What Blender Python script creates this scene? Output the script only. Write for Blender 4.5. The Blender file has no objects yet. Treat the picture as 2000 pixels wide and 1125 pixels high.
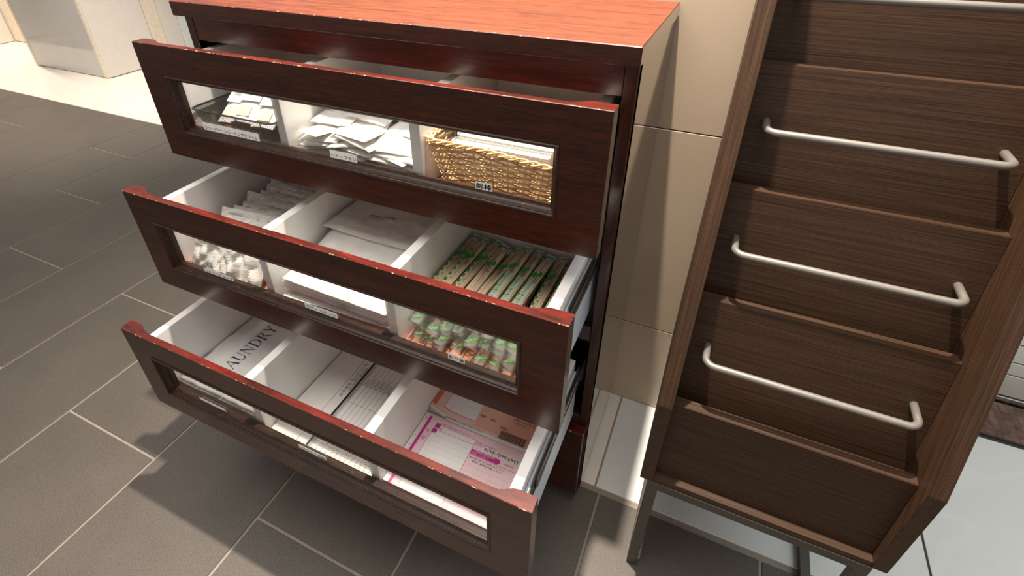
import bpy, bmesh, math, random
from mathutils import Vector, Matrix, Euler, noise
from mathutils.bvhtree import BVHTree

S = bpy.context.scene
COL = S.collection

# ------------------------------------------------------------------ camera
cam_d = bpy.data.cameras.new('camera')
cam = bpy.data.objects.new('camera', cam_d)
COL.objects.link(cam)
cam.location = (1.01882, -0.77243, 1.27288)
cam.rotation_euler = Euler((1.003344, 0.008147, 0.433288), 'XYZ')
cam_d.sensor_width = 36.0
cam_d.sensor_fit = 'HORIZONTAL'
cam_d.lens = 1010.412 * 36.0 / 2000.0
cam_d.shift_x = (1000 - 958.576) / 2000.0
cam_d.shift_y = -(562.5 - 430.355) / 2000.0
cam_d.clip_start = 0.02
S.camera = cam

# ------------------------------------------------------------------ light
w = bpy.data.worlds.new('world')
S.world = w
w.use_nodes = True
w.node_tree.nodes['Background'].inputs[0].default_value = (1.0, 0.93, 0.87, 1)
w.node_tree.nodes['Background'].inputs[1].default_value = 0.52

def spot(name, loc, target, power, size, blend, rad, col):
    d = bpy.data.lights.new(name, 'SPOT')
    d.energy = power
    d.spot_size = math.radians(size)
    d.spot_blend = blend
    d.shadow_soft_size = rad
    d.color = col
    o = bpy.data.objects.new(name, d)
    COL.objects.link(o)
    o.location = loc
    o.rotation_euler = (Vector(target) - Vector(loc)).to_track_quat('-Z', 'Y').to_euler()
    return o

def area(name, loc, target, power, sx, sy, col):
    d = bpy.data.lights.new(name, 'AREA')
    d.shape = 'RECTANGLE'
    d.size = sx
    d.size_y = sy
    d.energy = power
    d.color = col
    o = bpy.data.objects.new(name, d)
    COL.objects.link(o)
    o.location = loc
    o.rotation_euler = (Vector(target) - Vector(loc)).to_track_quat('-Z', 'Y').to_euler()
    return o

WARM = (1.0, 0.88, 0.75)
spot('downlight_over_drawers', (0.70, 0.06, 3.0), (0.82, -0.02, 0), 730, 78, 1.0, 0.026, WARM)
spot('downlight_over_marble', (-3.05, 1.35, 3.0), (-3.05, 1.35, 0), 520, 60, 1.0, 0.04, WARM)
spot('downlight_by_far_wall', (-5.2, 1.85, 3.0), (-5.2, 1.85, 0), 560, 60, 1.0, 0.04, WARM)
area('cool_fill_right', (3.0, 0.1, 2.8), (1.9, 0.2, 0), 26, 1.4, 1.4, (0.84, 0.94, 1.0))  # added cool fill for the floor at the right, no visible source
area('soft_fill_front', (0.2, -0.55, 3.0), (0.2, -0.55, 0), 66, 2.4, 1.6, (1.0, 0.93, 0.86))  # added overhead fill that brightens the drawer interiors, not an actual fixture

S.view_settings.view_transform = 'Standard'
S.view_settings.look = 'None'
S.view_settings.exposure = 0.0
S.view_settings.gamma = 1.0
S.view_settings.use_curve_mapping = False
S.cycles.transparent_max_bounces = 32
S.cycles.diffuse_bounces = 8

# ------------------------------------------------------------------ materials
def C4(c):
    return (c[0], c[1], c[2], 1.0)

class NT:
    def __init__(self, name):
        self.m = bpy.data.materials.new(name)
        self.m.use_nodes = True
        self.t = self.m.node_tree
        self.b = self.t.nodes['Principled BSDF']
        self.out = self.t.nodes['Material Output']
    def n(self, typ, **kw):
        nd = self.t.nodes.new(typ)
        for k, v in kw.items():
            if isinstance(v, (int, float, tuple, list)) and k in nd.inputs:
                nd.inputs[k].default_value = v
            else:
                setattr(nd, k, v)
        return nd
    def l(self, a, b):
        self.t.links.new(a, b)
    def set(self, **kw):
        for k, v in kw.items():
            self.b.inputs[k.replace('_', ' ')].default_value = v
    def coords(self, scale, rot=(0, 0, 0)):
        tc = self.n('ShaderNodeTexCoord')
        mp = self.n('ShaderNodeMapping')
        mp.inputs['Scale'].default_value = scale
        mp.inputs['Rotation'].default_value = rot
        self.l(tc.outputs['Object'], mp.inputs[0])
        return mp.outputs[0]
    def noise(self, vec, scale, detail=3.0, rough=0.5, dist=0.0):
        nd = self.n('ShaderNodeTexNoise')
        nd.inputs['Scale'].default_value = scale
        nd.inputs['Detail'].default_value = detail
        nd.inputs['Roughness'].default_value = rough
        nd.inputs['Distortion'].default_value = dist
        self.l(vec, nd.inputs['Vector'])
        return nd.outputs['Fac']
    def ramp(self, fac, stops):
        r = self.n('ShaderNodeValToRGB')
        e = r.color_ramp.elements
        while len(e) < len(stops):
            e.new(0.5)
        for el, (p, c) in zip(e, stops):
            el.position = p
            el.color = C4(c) if not isinstance(c, (int, float)) else (c, c, c, 1)
        self.l(fac, r.inputs[0])
        return r.outputs[0]
    def mix(self, fac, a, b, mode='MIX'):
        m = self.n('ShaderNodeMix', data_type='RGBA', blend_type=mode)
        if isinstance(fac, (int, float)):
            m.inputs[0].default_value = fac
        else:
            self.l(fac, m.inputs[0])
        for i, v in ((6, a), (7, b)):
            if isinstance(v, tuple):
                m.inputs[i].default_value = C4(v)
            else:
                self.l(v, m.inputs[i])
        return m.outputs[2]
    def bump(self, h, strength, dist):
        b = self.n('ShaderNodeBump')
        b.inputs['Strength'].default_value = strength
        b.inputs['Distance'].default_value = dist
        self.l(h, b.inputs['Height'])
        self.l(b.outputs[0], self.b.inputs['Normal'])

def plain(name, col, rough=0.5, metal=0.0, var=0.06, coat=0.0, scale=30, bump=0.0):
    k = NT(name)
    v = k.coords((1, 1, 1))
    f = k.noise(v, scale, 3)
    a = tuple(c * (1 - var) for c in col)
    b = tuple(min(1, c * (1 + var)) for c in col)
    k.l(k.ramp(f, [(0.3, a), (0.7, b)]), k.b.inputs['Base Color'])
    k.set(Roughness=rough, Metallic=metal, Coat_Weight=coat, Coat_Roughness=0.08)
    if bump:
        k.bump(f, bump, 0.002)
    return k.m

def wood(name, dark, light, grain, rough, coat=0.0, coat_rough=0.1, fine=1.0, contrast=(0.35, 0.68), bump=0.15, spec=0.5, wear=None, lo=0.55, prerot=None):
    """grain: mapping scale, small along the grain"""
    k = NT(name)
    v = k.coords(grain)
    if prerot:
        tc = k.n('ShaderNodeTexCoord')
        m1 = k.n('ShaderNodeMapping'); m1.inputs['Rotation'].default_value = (math.radians(prerot), 0, 0)
        m2 = k.n('ShaderNodeMapping'); m2.inputs['Scale'].default_value = grain
        k.l(tc.outputs['Object'], m1.inputs[0]); k.l(m1.outputs[0], m2.inputs[0])
        v = m2.outputs[0]
    f1 = k.noise(v, 6.0 * fine, 6, 0.65, 0.6)
    f2 = k.noise(v, 26.0 * fine, 4, 0.7, 0.2)
    c1 = k.ramp(f1, [(contrast[0], dark), (contrast[1], light)])
    c2 = k.ramp(f2, [(0.38, lo), (0.6, 1.12)])
    c = k.mix(1.0, c1, c2, 'MULTIPLY')
    if wear:
        g = k.noise(k.coords((1, 1, 1)), 95.0, 5, 0.75)
        g2 = k.noise(k.coords((1, 1, 1)), 9.0, 3, 0.6)
        mm = k.n('ShaderNodeMath', operation='MULTIPLY')
        k.l(k.ramp(g, [(wear[1], 0.0), (wear[1] + 0.03, 1.0)]), mm.inputs[0])
        k.l(k.ramp(g2, [(0.35, 0.2), (0.6, 1.0)]), mm.inputs[1])
        c = k.mix(mm.outputs[0], c, wear[0])
    k.l(c, k.b.inputs['Base Color'])
    k.set(Roughness=rough, Coat_Weight=coat, Coat_Roughness=coat_rough, Specular_IOR_Level=spec)
    if bump:
        k.bump(f2, bump, 0.0006)
    return k.m

M = {}
LD, LL = (0.026, 0.0066, 0.0028), (0.058, 0.0130, 0.0050)
M['lacquer'] = wood('lacquer_wood', LD, LL, (1, 6, 12), 0.34, 0.26, 0.18, 1.0, bump=0.04, spec=0.25)
M['lacquer_v'] = wood('lacquer_wood_upright', LD, LL, (12, 8, 1), 0.30, 0.45, 0.14, 1.0, bump=0.04, spec=0.35)
M['lacquer_red'] = wood('red_lacquer_edge', (0.034, 0.0050, 0.0026), (0.140, 0.0098, 0.0050), (1, 6, 12), 0.34, 0.35, 0.18, 1.0, bump=0.04, spec=0.3)
M['rail_red'] = wood('dark_red_lacquer', (0.036, 0.0048, 0.0030), (0.085, 0.0090, 0.0048), (1, 6, 12), 0.32, 0.4, 0.18, 1.0, bump=0.04, spec=0.35)
M['lacquer_dark'] = wood('dark_lacquer_wood', (0.018, 0.007, 0.005), (0.034, 0.012, 0.008), (1, 6, 12), 0.33, 0.5, 0.2, 1.0, bump=0.04)
M['lacquer_side'] = wood('polished_side_wood', (0.030, 0.014, 0.010), (0.045, 0.020, 0.014), (8, 8, 1), 0.12, 1.0, 0.03, 1.0, bump=0.0)
M['edge'] = wood('worn_edge_wood', (0.055, 0.010, 0.005), (0.13, 0.024, 0.010), (1, 6, 6), 0.35, 0.3, 0.2, 1.0, wear=((0.72, 0.48, 0.27), 0.575))
M['counter'] = wood('countertop_wood', (0.075, 0.018, 0.008), (0.225, 0.049, 0.019), (0.9, 14, 14), 0.45, 0.12, 0.24, 1.2, contrast=(0.32, 0.62), bump=0.6, spec=0.32)
M['molding'] = wood('aged_molding', (0.018, 0.0075, 0.0045), (0.055, 0.024, 0.013), (3, 10, 10), 0.42, 0.12, 0.2, 2.0, wear=((0.34, 0.18, 0.08), 0.66), spec=0.3)
M['wenge'] = wood('brown_laminate', (0.017, 0.0088, 0.0050), (0.080, 0.040, 0.0215), (0.30, 44, 44), 0.45, 0.0, 0.3, 1.8, contrast=(0.3, 0.72), bump=0.3, spec=0.28, wear=((0.30, 0.22, 0.17), 0.745))
M['wenge_v'] = wood('brown_laminate_upright', (0.020, 0.0102, 0.0058), (0.088, 0.044, 0.023), (44, 44, 0.35), 0.42, 0.0, 0.3, 1.6, contrast=(0.25, 0.75), bump=0.3, spec=0.3, prerot=17.9)
M['interior'] = plain('dark_interior', (0.018, 0.010, 0.008), 0.6)
M['white'] = plain('white_laminate', (0.78, 0.75, 0.72), 0.38, var=0.03, scale=12)
M['white_edge'] = plain('white_edge_band', (0.84, 0.83, 0.79), 0.3, var=0.02)
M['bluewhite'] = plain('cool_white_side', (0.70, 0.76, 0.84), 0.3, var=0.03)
M['salmon'] = wood('reddish_drawer_floor', (0.40, 0.15, 0.085), (0.56, 0.24, 0.14), (2, 2, 2), 0.38, 0.3, 0.2, 0.6, contrast=(0.2, 0.8), bump=0.0)
M['steel'] = plain('slide_steel', (0.55, 0.57, 0.57), 0.28, 1.0)
M['steel_dark'] = plain('dark_slide_steel', (0.10, 0.11, 0.11), 0.35, 0.9)
M['handle'] = plain('satin_nickel', (0.20, 0.185, 0.165), 0.42, 0.45, var=0.03)
M['frame'] = plain('grey_brown_metal', (0.085, 0.076, 0.062), 0.40, 0.5)
M['bounce_board'] = plain('pale_bounce_board', (0.50, 0.42, 0.33), 0.6)  # pale tone chosen to bounce light inside the chest
M['black_wire'] = plain('black_wire', (0.012, 0.011, 0.010), 0.35)
M['black'] = plain('black_print', (0.012, 0.012, 0.016), 0.5)
M['navy'] = plain('navy_print', (0.018, 0.028, 0.085), 0.5)
M['grey_ink'] = plain('grey_print', (0.20, 0.20, 0.20), 0.5)
M['light_grey_ink'] = plain('pale_grey_print', (0.45, 0.43, 0.43), 0.5)
M['band_grey'] = plain('pale_grey_band', (0.60, 0.60, 0.61), 0.4, var=0.03)
M['paper'] = plain('white_paper', (0.80, 0.77, 0.74), 0.6, var=0.02)
M['sticker'] = plain('sticker_paper', (0.88, 0.88, 0.84), 0.45, var=0.04)
M['cream'] = plain('cream_paper', (0.80, 0.66, 0.48), 0.5, var=0.03)
M['pinkpaper'] = plain('pale_pink_paper', (0.80, 0.60, 0.62), 0.55, var=0.03)
M['magenta'] = plain('magenta_print', (0.55, 0.03, 0.25), 0.5)
M['pinkprint'] = plain('pink_print', (0.72, 0.32, 0.42), 0.5)
M['salmonpaper'] = plain('salmon_paper', (0.80, 0.45, 0.34), 0.55, var=0.03)
M['salmonpale'] = plain('pale_salmon_paper', (0.82, 0.58, 0.50), 0.55, var=0.03)
M['orange'] = plain('orange_print', (0.80, 0.16, 0.06), 0.5)
M['redline'] = plain('red_print', (0.62, 0.10, 0.08), 0.5)
M['green'] = plain('green_print', (0.035, 0.26, 0.030), 0.4, var=0.2)
M['green_pale'] = plain('pale_green_print', (0.30, 0.48, 0.26), 0.4)
M['bamboo'] = wood('pale_chopstick_wood', (0.74, 0.54, 0.36), (0.88, 0.71, 0.50), (12, 1, 12), 0.55, 0, 0.1, 3.0, bump=0.1, lo=0.86)
M['wicker'] = wood('wicker_cane', (0.58, 0.33, 0.14), (0.80, 0.58, 0.33), (3, 3, 3), 0.45, 0.0, 0.3, 3.0, bump=0.05, spec=0.35, lo=0.85)

def plastic_bag(name, col, rough, trans, sheen=0.0):
    k = NT(name)
    v = k.coords((1, 1, 1))
    f = k.noise(v, 45, 4, 0.6, 0.8)
    k.l(k.ramp(f, [(0.3, tuple(c * 0.94 for c in col)), (0.7, col)]), k.b.inputs['Base Color'])
    k.set(Roughness=rough, Coat_Weight=0.4, Coat_Roughness=0.12)
    k.bump(f, 0.35, 0.003)
    if trans:
        tr = k.n('ShaderNodeBsdfTransparent')
        mx = k.n('ShaderNodeMixShader')
        mx.inputs[0].default_value = trans
        k.l(k.b.outputs[0], mx.inputs[1])
        k.l(tr.outputs[0], mx.inputs[2])
        k.l(mx.outputs[0], k.out.inputs[0])
    return k.m
M['sachet'] = plastic_bag('frosted_sachet', (0.84, 0.81, 0.76), 0.35, 0.0)
M['bag'] = plastic_bag('milky_plastic', (0.78, 0.76, 0.71), 0.26, 0.22)
M['laundry'] = plastic_bag('white_plastic', (0.74, 0.73, 0.70), 0.32, 0.0)
M['towelbag'] = plastic_bag('crinkled_white_plastic', (0.76, 0.74, 0.70), 0.38, 0.0)

def clear(name, tint, glossw, rough):
    k = NT(name)
    k.t.nodes.remove(k.b)
    tr = k.n('ShaderNodeBsdfTransparent')
    tr.inputs[0].default_value = C4(tint)
    gl = k.n('ShaderNodeBsdfGlossy')
    gl.inputs['Roughness'].default_value = rough
    fr = k.n('ShaderNodeFresnel')
    fr.inputs['IOR'].default_value = 1.45
    mu = k.n('ShaderNodeMath', operation='MULTIPLY')
    mu.inputs[1].default_value = glossw
    k.l(fr.outputs[0], mu.inputs[0])
    mx = k.n('ShaderNodeMixShader')
    k.l(mu.outputs[0], mx.inputs[0])
    k.l(tr.outputs[0], mx.inputs[1])
    k.l(gl.outputs[0], mx.inputs[2])
    k.l(mx.outputs[0], k.out.inputs[0])
    return k.m
M['pane'] = clear('clear_acrylic', (0.97, 0.98, 0.98), 0.45, 0.03)
M['film'] = clear('clear_film', (0.99, 1.0, 0.99), 0.8, 0.15)
def milky(m, w_):
    t = m.node_tree
    out = t.nodes['Material Output']
    src = out.inputs[0].links[0].from_socket
    d = t.nodes.new('ShaderNodeBsdfPrincipled')
    d.inputs['Base Color'].default_value = (0.86, 0.90, 0.85, 1)
    d.inputs['Roughness'].default_value = 0.25
    mx = t.nodes.new('ShaderNodeMixShader')
    mx.inputs[0].default_value = w_
    t.links.new(src, mx.inputs[1]); t.links.new(d.outputs[0], mx.inputs[2]); t.links.new(mx.outputs[0], out.inputs[0])
milky(M['film'], 0.07)

# slate
def slate():
    k = NT('slate')
    v = k.coords((1, 1, 1))
    oi = k.n('ShaderNodeObjectInfo')
    add = k.n('ShaderNodeVectorMath', operation='ADD')
    sc = k.n('ShaderNodeVectorMath', operation='SCALE')
    cb = k.n('ShaderNodeCombineXYZ')
    k.l(oi.outputs['Random'], cb.inputs[0]); k.l(oi.outputs['Random'], cb.inputs[1])
    k.l(cb.outputs[0], sc.inputs[0]); sc.inputs['Scale'].default_value = 37.0
    mp = k.n('ShaderNodeMapping'); mp.inputs['Scale'].default_value = (3.6, 1.0, 1.0)
    mp.inputs['Rotation'].default_value = (0, 0, 0.10)
    k.l(v, add.inputs[0]); k.l(sc.outputs[0], add.inputs[1])
    k.l(add.outputs[0], mp.inputs[0])
    ridge = k.noise(mp.outputs[0], 2.6, 3, 0.5, 0.8)
    fine = k.noise(add.outputs[0], 320, 3, 0.7)
    cloud = k.noise(add.outputs[0], 5, 4, 0.6)
    c = k.ramp(cloud, [(0.3, (0.068, 0.058, 0.048)), (0.7, (0.100, 0.086, 0.071))])
    c = k.mix(0.55, c, k.ramp(fine, [(0.35, (0.042, 0.036, 0.030)), (0.66, (0.135, 0.117, 0.098))]), 'MIX')
    streak = k.noise(mp.outputs[0], 11, 2, 0.5, 1.5)
    c = k.mix(0.25, c, k.ramp(streak, [(0.66, (0.5, 0.5, 0.5)), (0.70, (0.62, 0.6, 0.55)), (0.74, (0.5, 0.5, 0.5))]), 'OVERLAY')
    k.l(c, k.b.inputs['Base Color'])
    k.set(Roughness=0.52, Specular_IOR_Level=0.5)
    st = k.n('ShaderNodeMapRange')
    k.l(ridge, st.inputs[0])
    st.inputs[1].default_value = 0.49; st.inputs[2].default_value = 0.53
    sn = k.n('ShaderNodeMath', operation='SNAP')
    k.l(ridge, sn.inputs[0]); sn.inputs[1].default_value = 0.085
    sm = k.n('ShaderNodeMath', operation='MULTIPLY')
    k.l(sn.outputs[0], sm.inputs[0]); sm.inputs[1].default_value = 9.0
    stc = k.n('ShaderNodeMath', operation='MULTIPLY_ADD')
    k.l(fine, stc.inputs[0]); stc.inputs[1].default_value = 0.14; k.l(sm.outputs[0], stc.inputs[2])
    k.bump(stc.outputs[0], 0.45, 0.0011)
    return k.m
M['slate'] = slate()
M['grout'] = plain('slate_grout', (0.26, 0.225, 0.185), 0.85, var=0.12, scale=80)
M['marble_grout'] = plain('marble_grout', (0.30, 0.24, 0.18), 0.8)

def marble(name, base, vein, rough, vs=3.0, amt=0.5):
    k = NT(name)
    v = k.coords((1, 1, 1))
    f = k.noise(v, vs, 6, 0.6, 1.8)
    g = k.noise(v, vs * 4, 4, 0.6)
    c = k.ramp(f, [(0.44, base), (0.49, tuple(b * (1 - amt) + x * amt for b, x in zip(base, vein))), (0.53, base)])
    c = k.mix(0.35, c, k.ramp(g, [(0.3, tuple(b * 0.93 for b in base)), (0.7, base)]))
    k.l(c, k.b.inputs['Base Color'])
    k.set(Roughness=rough, Coat_Weight=0.3, Coat_Roughness=0.05)
    return k.m
M['marble'] = marble('cream_marble', (0.77, 0.72, 0.66), (0.68, 0.60, 0.51), 0.22, 2.2, 0.35)
M['marble_cool'] = marble('pale_grey_marble', (0.66, 0.68, 0.66), (0.74, 0.75, 0.73), 0.20, 1.6, 0.6)
M['dark_grout'] = plain('dark_joint', (0.035, 0.035, 0.035), 0.8)
M['onyx'] = marble('cream_wall_stone', (0.75, 0.71, 0.65), (0.62, 0.56, 0.48), 0.30, 2.5, 0.3)
M['onyx_edge'] = plain('cream_stone_edge', (0.80, 0.70, 0.57), 0.35)
M['glossy_stone'] = marble('polished_grey_stone', (0.56, 0.55, 0.52), (0.50, 0.48, 0.45), 0.06, 1.5, 0.3)
M['cool_panel'] = plain('pale_cool_panel', (0.72, 0.75, 0.74), 0.35)
M['beige'] = marble('beige_wall_tile', (0.56, 0.44, 0.32), (0.52, 0.40, 0.29), 0.16, 1.8, 0.3)
M['beige_grout'] = plain('beige_wall_grout', (0.28, 0.21, 0.15), 0.8)
M['shutter'] = plain('off_white_metal', (0.62, 0.60, 0.55), 0.35, 0.2, var=0.05, scale=6)
M['silver'] = plain('silver_trim', (0.60, 0.62, 0.64), 0.25, 1.0)

def parquet():
    k = NT('mixed_wood_strip')
    v = k.coords((1, 1, 1), (0, 0, 0.0))
    br = k.n('ShaderNodeTexBrick')
    br.inputs['Scale'].default_value = 14.0
    br.inputs['Color1'].default_value = (0.05, 0.022, 0.018, 1)
    br.inputs['Color2'].default_value = (0.21, 0.115, 0.08, 1)
    br.inputs['Mortar'].default_value = (0.015, 0.010, 0.010, 1)
    br.inputs['Mortar Size'].default_value = 0.012
    mp = k.n('ShaderNodeMapping'); mp.inputs['Rotation'].default_value = (0, 0, math.pi / 2)
    k.l(v, mp.inputs[0]); k.l(mp.outputs[0], br.inputs['Vector'])
    f = k.noise(v, 30, 5, 0.7, 1)
    c = k.mix(0.5, br.outputs[0], k.ramp(f, [(0.3, (0.03, 0.018, 0.015)), (0.7, (0.24, 0.15, 0.11))]))
    k.l(c, k.b.inputs['Base Color'])
    k.set(Roughness=0.35)
    return k.m
M['parquet'] = parquet()

# ------------------------------------------------------------------ mesh helpers
class MB:
    """collects world-space geometry for ONE mesh object"""
    def __init__(self):
        self.v = []; self.f = []; self.mi = []; self.sm = []; self.mats = []
    def mat(self, m):
        if m not in self.mats:
            self.mats.append(m)
        return self.mats.index(m)
    def add(self, verts, faces, m, smooth=False):
        o = len(self.v)
        i = self.mat(m)
        self.v += [tuple(v) for v in verts]
        for f in faces:
            self.f.append(tuple(o + a for a in f)); self.mi.append(i); self.sm.append(smooth)
        return self
    def box(self, x0, x1, y0, y1, z0, z1, m, bev=0.0, seg=1, top=None, rot=None, piv=None):
        bm = bmesh.new()
        bmesh.ops.create_cube(bm, size=1)
        for v in bm.verts:
            v.co = Vector(((x0 + x1) / 2 + v.co.x * (x1 - x0), (y0 + y1) / 2 + v.co.y * (y1 - y0), (z0 + z1) / 2 + v.co.z * (z1 - z0)))
        if bev:
            bmesh.ops.bevel(bm, geom=bm.edges[:], offset=bev, segments=seg, affect='EDGES', profile=0.5)
        if rot is not None:
            c = Vector(piv) if piv else Vector(((x0 + x1) / 2, (y0 + y1) / 2, (z0 + z1) / 2))
            R = Euler(rot).to_matrix()
            for v in bm.verts:
                v.co = R @ (v.co - c) + c
        self.bm(bm, m)
        return self
    def bm(self, bm, m, smooth=False):
        bm.verts.ensure_lookup_table()
        bm.verts.index_update()
        self.add([v.co[:] for v in bm.verts], [[v.index for v in f.verts] for f in bm.faces], m, smooth)
        bm.free()
    def tube(self, pts, r, m, n=10, cap=True):
        pts = [Vector(p) for p in pts]
        rings = []
        up = Vector((0, 0, 1))
        N = None
        for i, p in enumerate(pts):
            if i == 0: t = pts[1] - pts[0]
            elif i == len(pts) - 1: t = pts[-1] - pts[-2]
            else: t = (pts[i + 1] - p).normalized() + (p - pts[i - 1]).normalized()
            t.normalize()
            if N is None:
                a = up if abs(t.z) < 0.9 else Vector((1, 0, 0))
                N = (a - t * a.dot(t)).normalized()
            else:
                N = (N - t * N.dot(t)).normalized()
            B = t.cross(N)
            rr = r[i] if isinstance(r, (list, tuple)) else r
            rings.append([p + (N * math.cos(2 * math.pi * k / n) + B * math.sin(2 * math.pi * k / n)) * rr for k in range(n)])
        vs = [v for rg in rings for v in rg]
        fs = []
        for i in range(len(rings) - 1):
            for k in range(n):
                a = i * n + k; b = i * n + (k + 1) % n
                fs.append((a, b, b + n, a + n))
        if cap:
            fs.append(tuple(range(n))[::-1]); fs.append(tuple(range((len(rings) - 1) * n, len(rings) * n)))
        self.add(vs, fs, m, True)
        return self
    def prism_x(self, prof, x0, x1, m, bev=0.0):
        """prof: (y,z) polygon extruded along x"""
        bm = bmesh.new()
        vs = [bm.verts.new((x0, y, z)) for y, z in prof]
        f = bm.faces.new(vs)
        r = bmesh.ops.extrude_face_region(bm, geom=[f])
        for e in r['geom']:
            if isinstance(e, bmesh.types.BMVert): e.co.x = x1
        bmesh.ops.recalc_face_normals(bm, faces=bm.faces)
        if bev:
            bmesh.ops.bevel(bm, geom=bm.edges[:], offset=bev, segments=2, affect='EDGES')
        self.bm(bm, m)
        return self
    def text(self, s, size, mat4, m, extrude=0.0, align='LEFT', sx=1.0):
        vs, fs = text_geo(s, size, align)
        self.add([(mat4 @ Vector((v[0] * sx, v[1], 0.0)))[:] for v in vs], fs, m)
        return self
    def build(self, name, parent=None, base=None):
        me = bpy.data.meshes.new(name)
        off = Vector(base) if base is not None else (Vector(parent['_w']) if parent is not None else Vector((0, 0, 0)))
        me.from_pydata([tuple(Vector(v) - off) for v in self.v], [], self.f)
        for m in self.mats:
            me.materials.append(M[m])
        me.polygons.foreach_set('material_index', self.mi)
        me.polygons.foreach_set('use_smooth', self.sm)
        me.update()
        o = bpy.data.objects.new(name, me)
        COL.objects.link(o)
        if parent is not None:
            o.parent = parent
        else:
            o.location = off
        o['_w'] = tuple(off)
        return o

_tc = {}
def text_geo(s, size, align):
    key = (s, size, align)
    if key in _tc: return _tc[key]
    cu = bpy.data.curves.new('t', 'FONT')
    cu.body = s; cu.size = size; cu.align_x = align; cu.resolution_u = 3
    ob = bpy.data.objects.new('t', cu)
    COL.objects.link(ob)
    dg = bpy.context.evaluated_depsgraph_get()
    me = ob.evaluated_get(dg).to_mesh()
    vs = [tuple(v.co) for v in me.vertices]
    fs = [tuple(p.vertices) for p in me.polygons]
    ob.evaluated_get(dg).to_mesh_clear()
    bpy.data.objects.remove(ob); bpy.data.curves.remove(cu)
    _tc[key] = (vs, fs)
    return vs, fs

def tag(o, label=None, cat=None, group=None, kind=None):
    if label: o['label'] = label
    if cat: o['category'] = cat
    if group: o['group'] = group
    if kind: o['kind'] = kind
    return o

def thing(name, loc, label, cat, group=None):
    o = bpy.data.objects.new(name, None)
    o.empty_display_size = 0.05
    COL.objects.link(o)
    o.location = loc
    o['_w'] = tuple(loc)
    return tag(o, label, cat, group)

def box(name, parent, x0, x1, y0, y1, z0, z1, m, bev=0.001, **kw):
    return MB().box(x0, x1, y0, y1, z0, z1, m, bev, **kw).build(name, parent)

def frame4(origin, ax, ay):
    """matrix: local x -> ax, local y -> ay"""
    ax = Vector(ax).normalized(); ay = Vector(ay).normalized(); az = ax.cross(ay)
    m = Matrix((ax, ay, az)).transposed().to_4x4()
    m.translation = Vector(origin)
    return m

def drape(mb, tree, lift=0.0007):
    out = []
    for v in mb.v:
        h = tree.ray_cast(Vector((v[0], v[1], 5.0)), Vector((0, 0, -1)))
        out.append((v[0], v[1], (h[0].z if h[0] else v[2]) + lift))
    mb.v = out

rnd = random.Random(7)
ORD = ['first', 'second', 'third', 'fourth', 'fifth', 'sixth', 'seventh', 'eighth', 'ninth', 'tenth', 'eleventh', 'twelfth']

# ------------------------------------------------------------------ floor
floor = MB().box(-9.0, 4.5, -4.0, 1.206, -0.10, -0.0022, 'grout').build('floor')
tag(floor, 'grey slate and cream marble floor', None, None, 'structure')
MB().box(-9.0, 4.5, 1.206, 5.0, -0.10, -0.0012, 'marble_grout').build('floor_bed', floor)
MB().box(0.0, 1.655, 0.004, 1.206, -0.10, -0.0012, 'marble_grout').build('floor_bed', floor)
MB().box(1.655, 4.5, 0.004, 1.206, -0.10, -0.0012, 'dark_grout').build('floor_bed', floor)

def tile(name, x0, x1, y0, y1, m, gap, bev, z=0.0, wob=0.0):
    g = gap / 2
    mb = MB()
    c = ((x0 + x1) / 2, (y0 + y1) / 2, 0)
    mb.box(x0 + g, x1 - g, y0 + g, y1 - g, -0.012, z + rnd.uniform(-wob, wob), m, bev)
    o = mb.build(name, floor)
    return o
XB0, PX = -0.888, 0.368
L = 1.208
joint = {-6: 0.4, -5: 0.0, -4: 0.8, -3: 0.395, -2: 0.0, -1: 0.81, 0: 0.0, 1: -0.407, 2: 0.4, 3: -0.407, 4: 0.0, 5: -0.6, 6: -1.0, 7: 0.2, 8: -0.4}
for k in range(-12, 9):
    x0 = XB0 + k * PX
    x1 = x0 + PX
    j = joint.get(k, (k * 0.4) % L)
    ymax = 1.206 if x1 < 0.25 else -0.004
    y = j - 4 * L
    while y < ymax:
        a, b = max(y, -2.2), min(y + L, ymax)
        if b - a > 0.02:
            tile('slate_tile', x0, x1, a, b, 'slate', 0.0062, 0.0012, 0.0, 0.0004)
        y += L
# marble: border behind the drawers and the floor right of it
for i, (a, b) in enumerate([(0.25, 0.937), (0.937, 1.659), (1.659, 2.381), (2.381, 3.1), (3.1, 3.8)]):
    tile('marble_tile', a, b, 0.006, 0.584, 'marble' if i < 1 else 'marble_cool', 0.005, 0.0008)
for i in range(-7, 7):
    xa = -3.9 + i * 0.76
    for (ya, yb) in [(1.209, 1.70), (1.70, 2.46), (2.46, 3.22), (3.22, 3.98)]:
        tile('marble_tile', xa, xa + 0.76, ya, yb, 'marble', 0.003, 0.0006)

# ------------------------------------------------------------------ back wall
wall = MB().box(0.02, 1.52, 0.3155, 0.46, -0.0, 3.0, 'beige_grout').build('wall_back')
tag(wall, 'beige stone tiled wall behind the drawers and the rack', None, None, 'structure')
zs = [0.0, 0.295, 0.846, 1.397, 1.948, 2.499, 3.0]
for i in range(len(zs) - 1):
    for (a, b) in [(0.02, 0.60), (0.60, 1.52)]:
        MB().box(a + 0.0012, b - 0.0012, 0.309, 0.330, zs[i] + 0.0012, zs[i + 1] - 0.0012, 'beige', 0.0008).build('wall_tile', wall)

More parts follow.
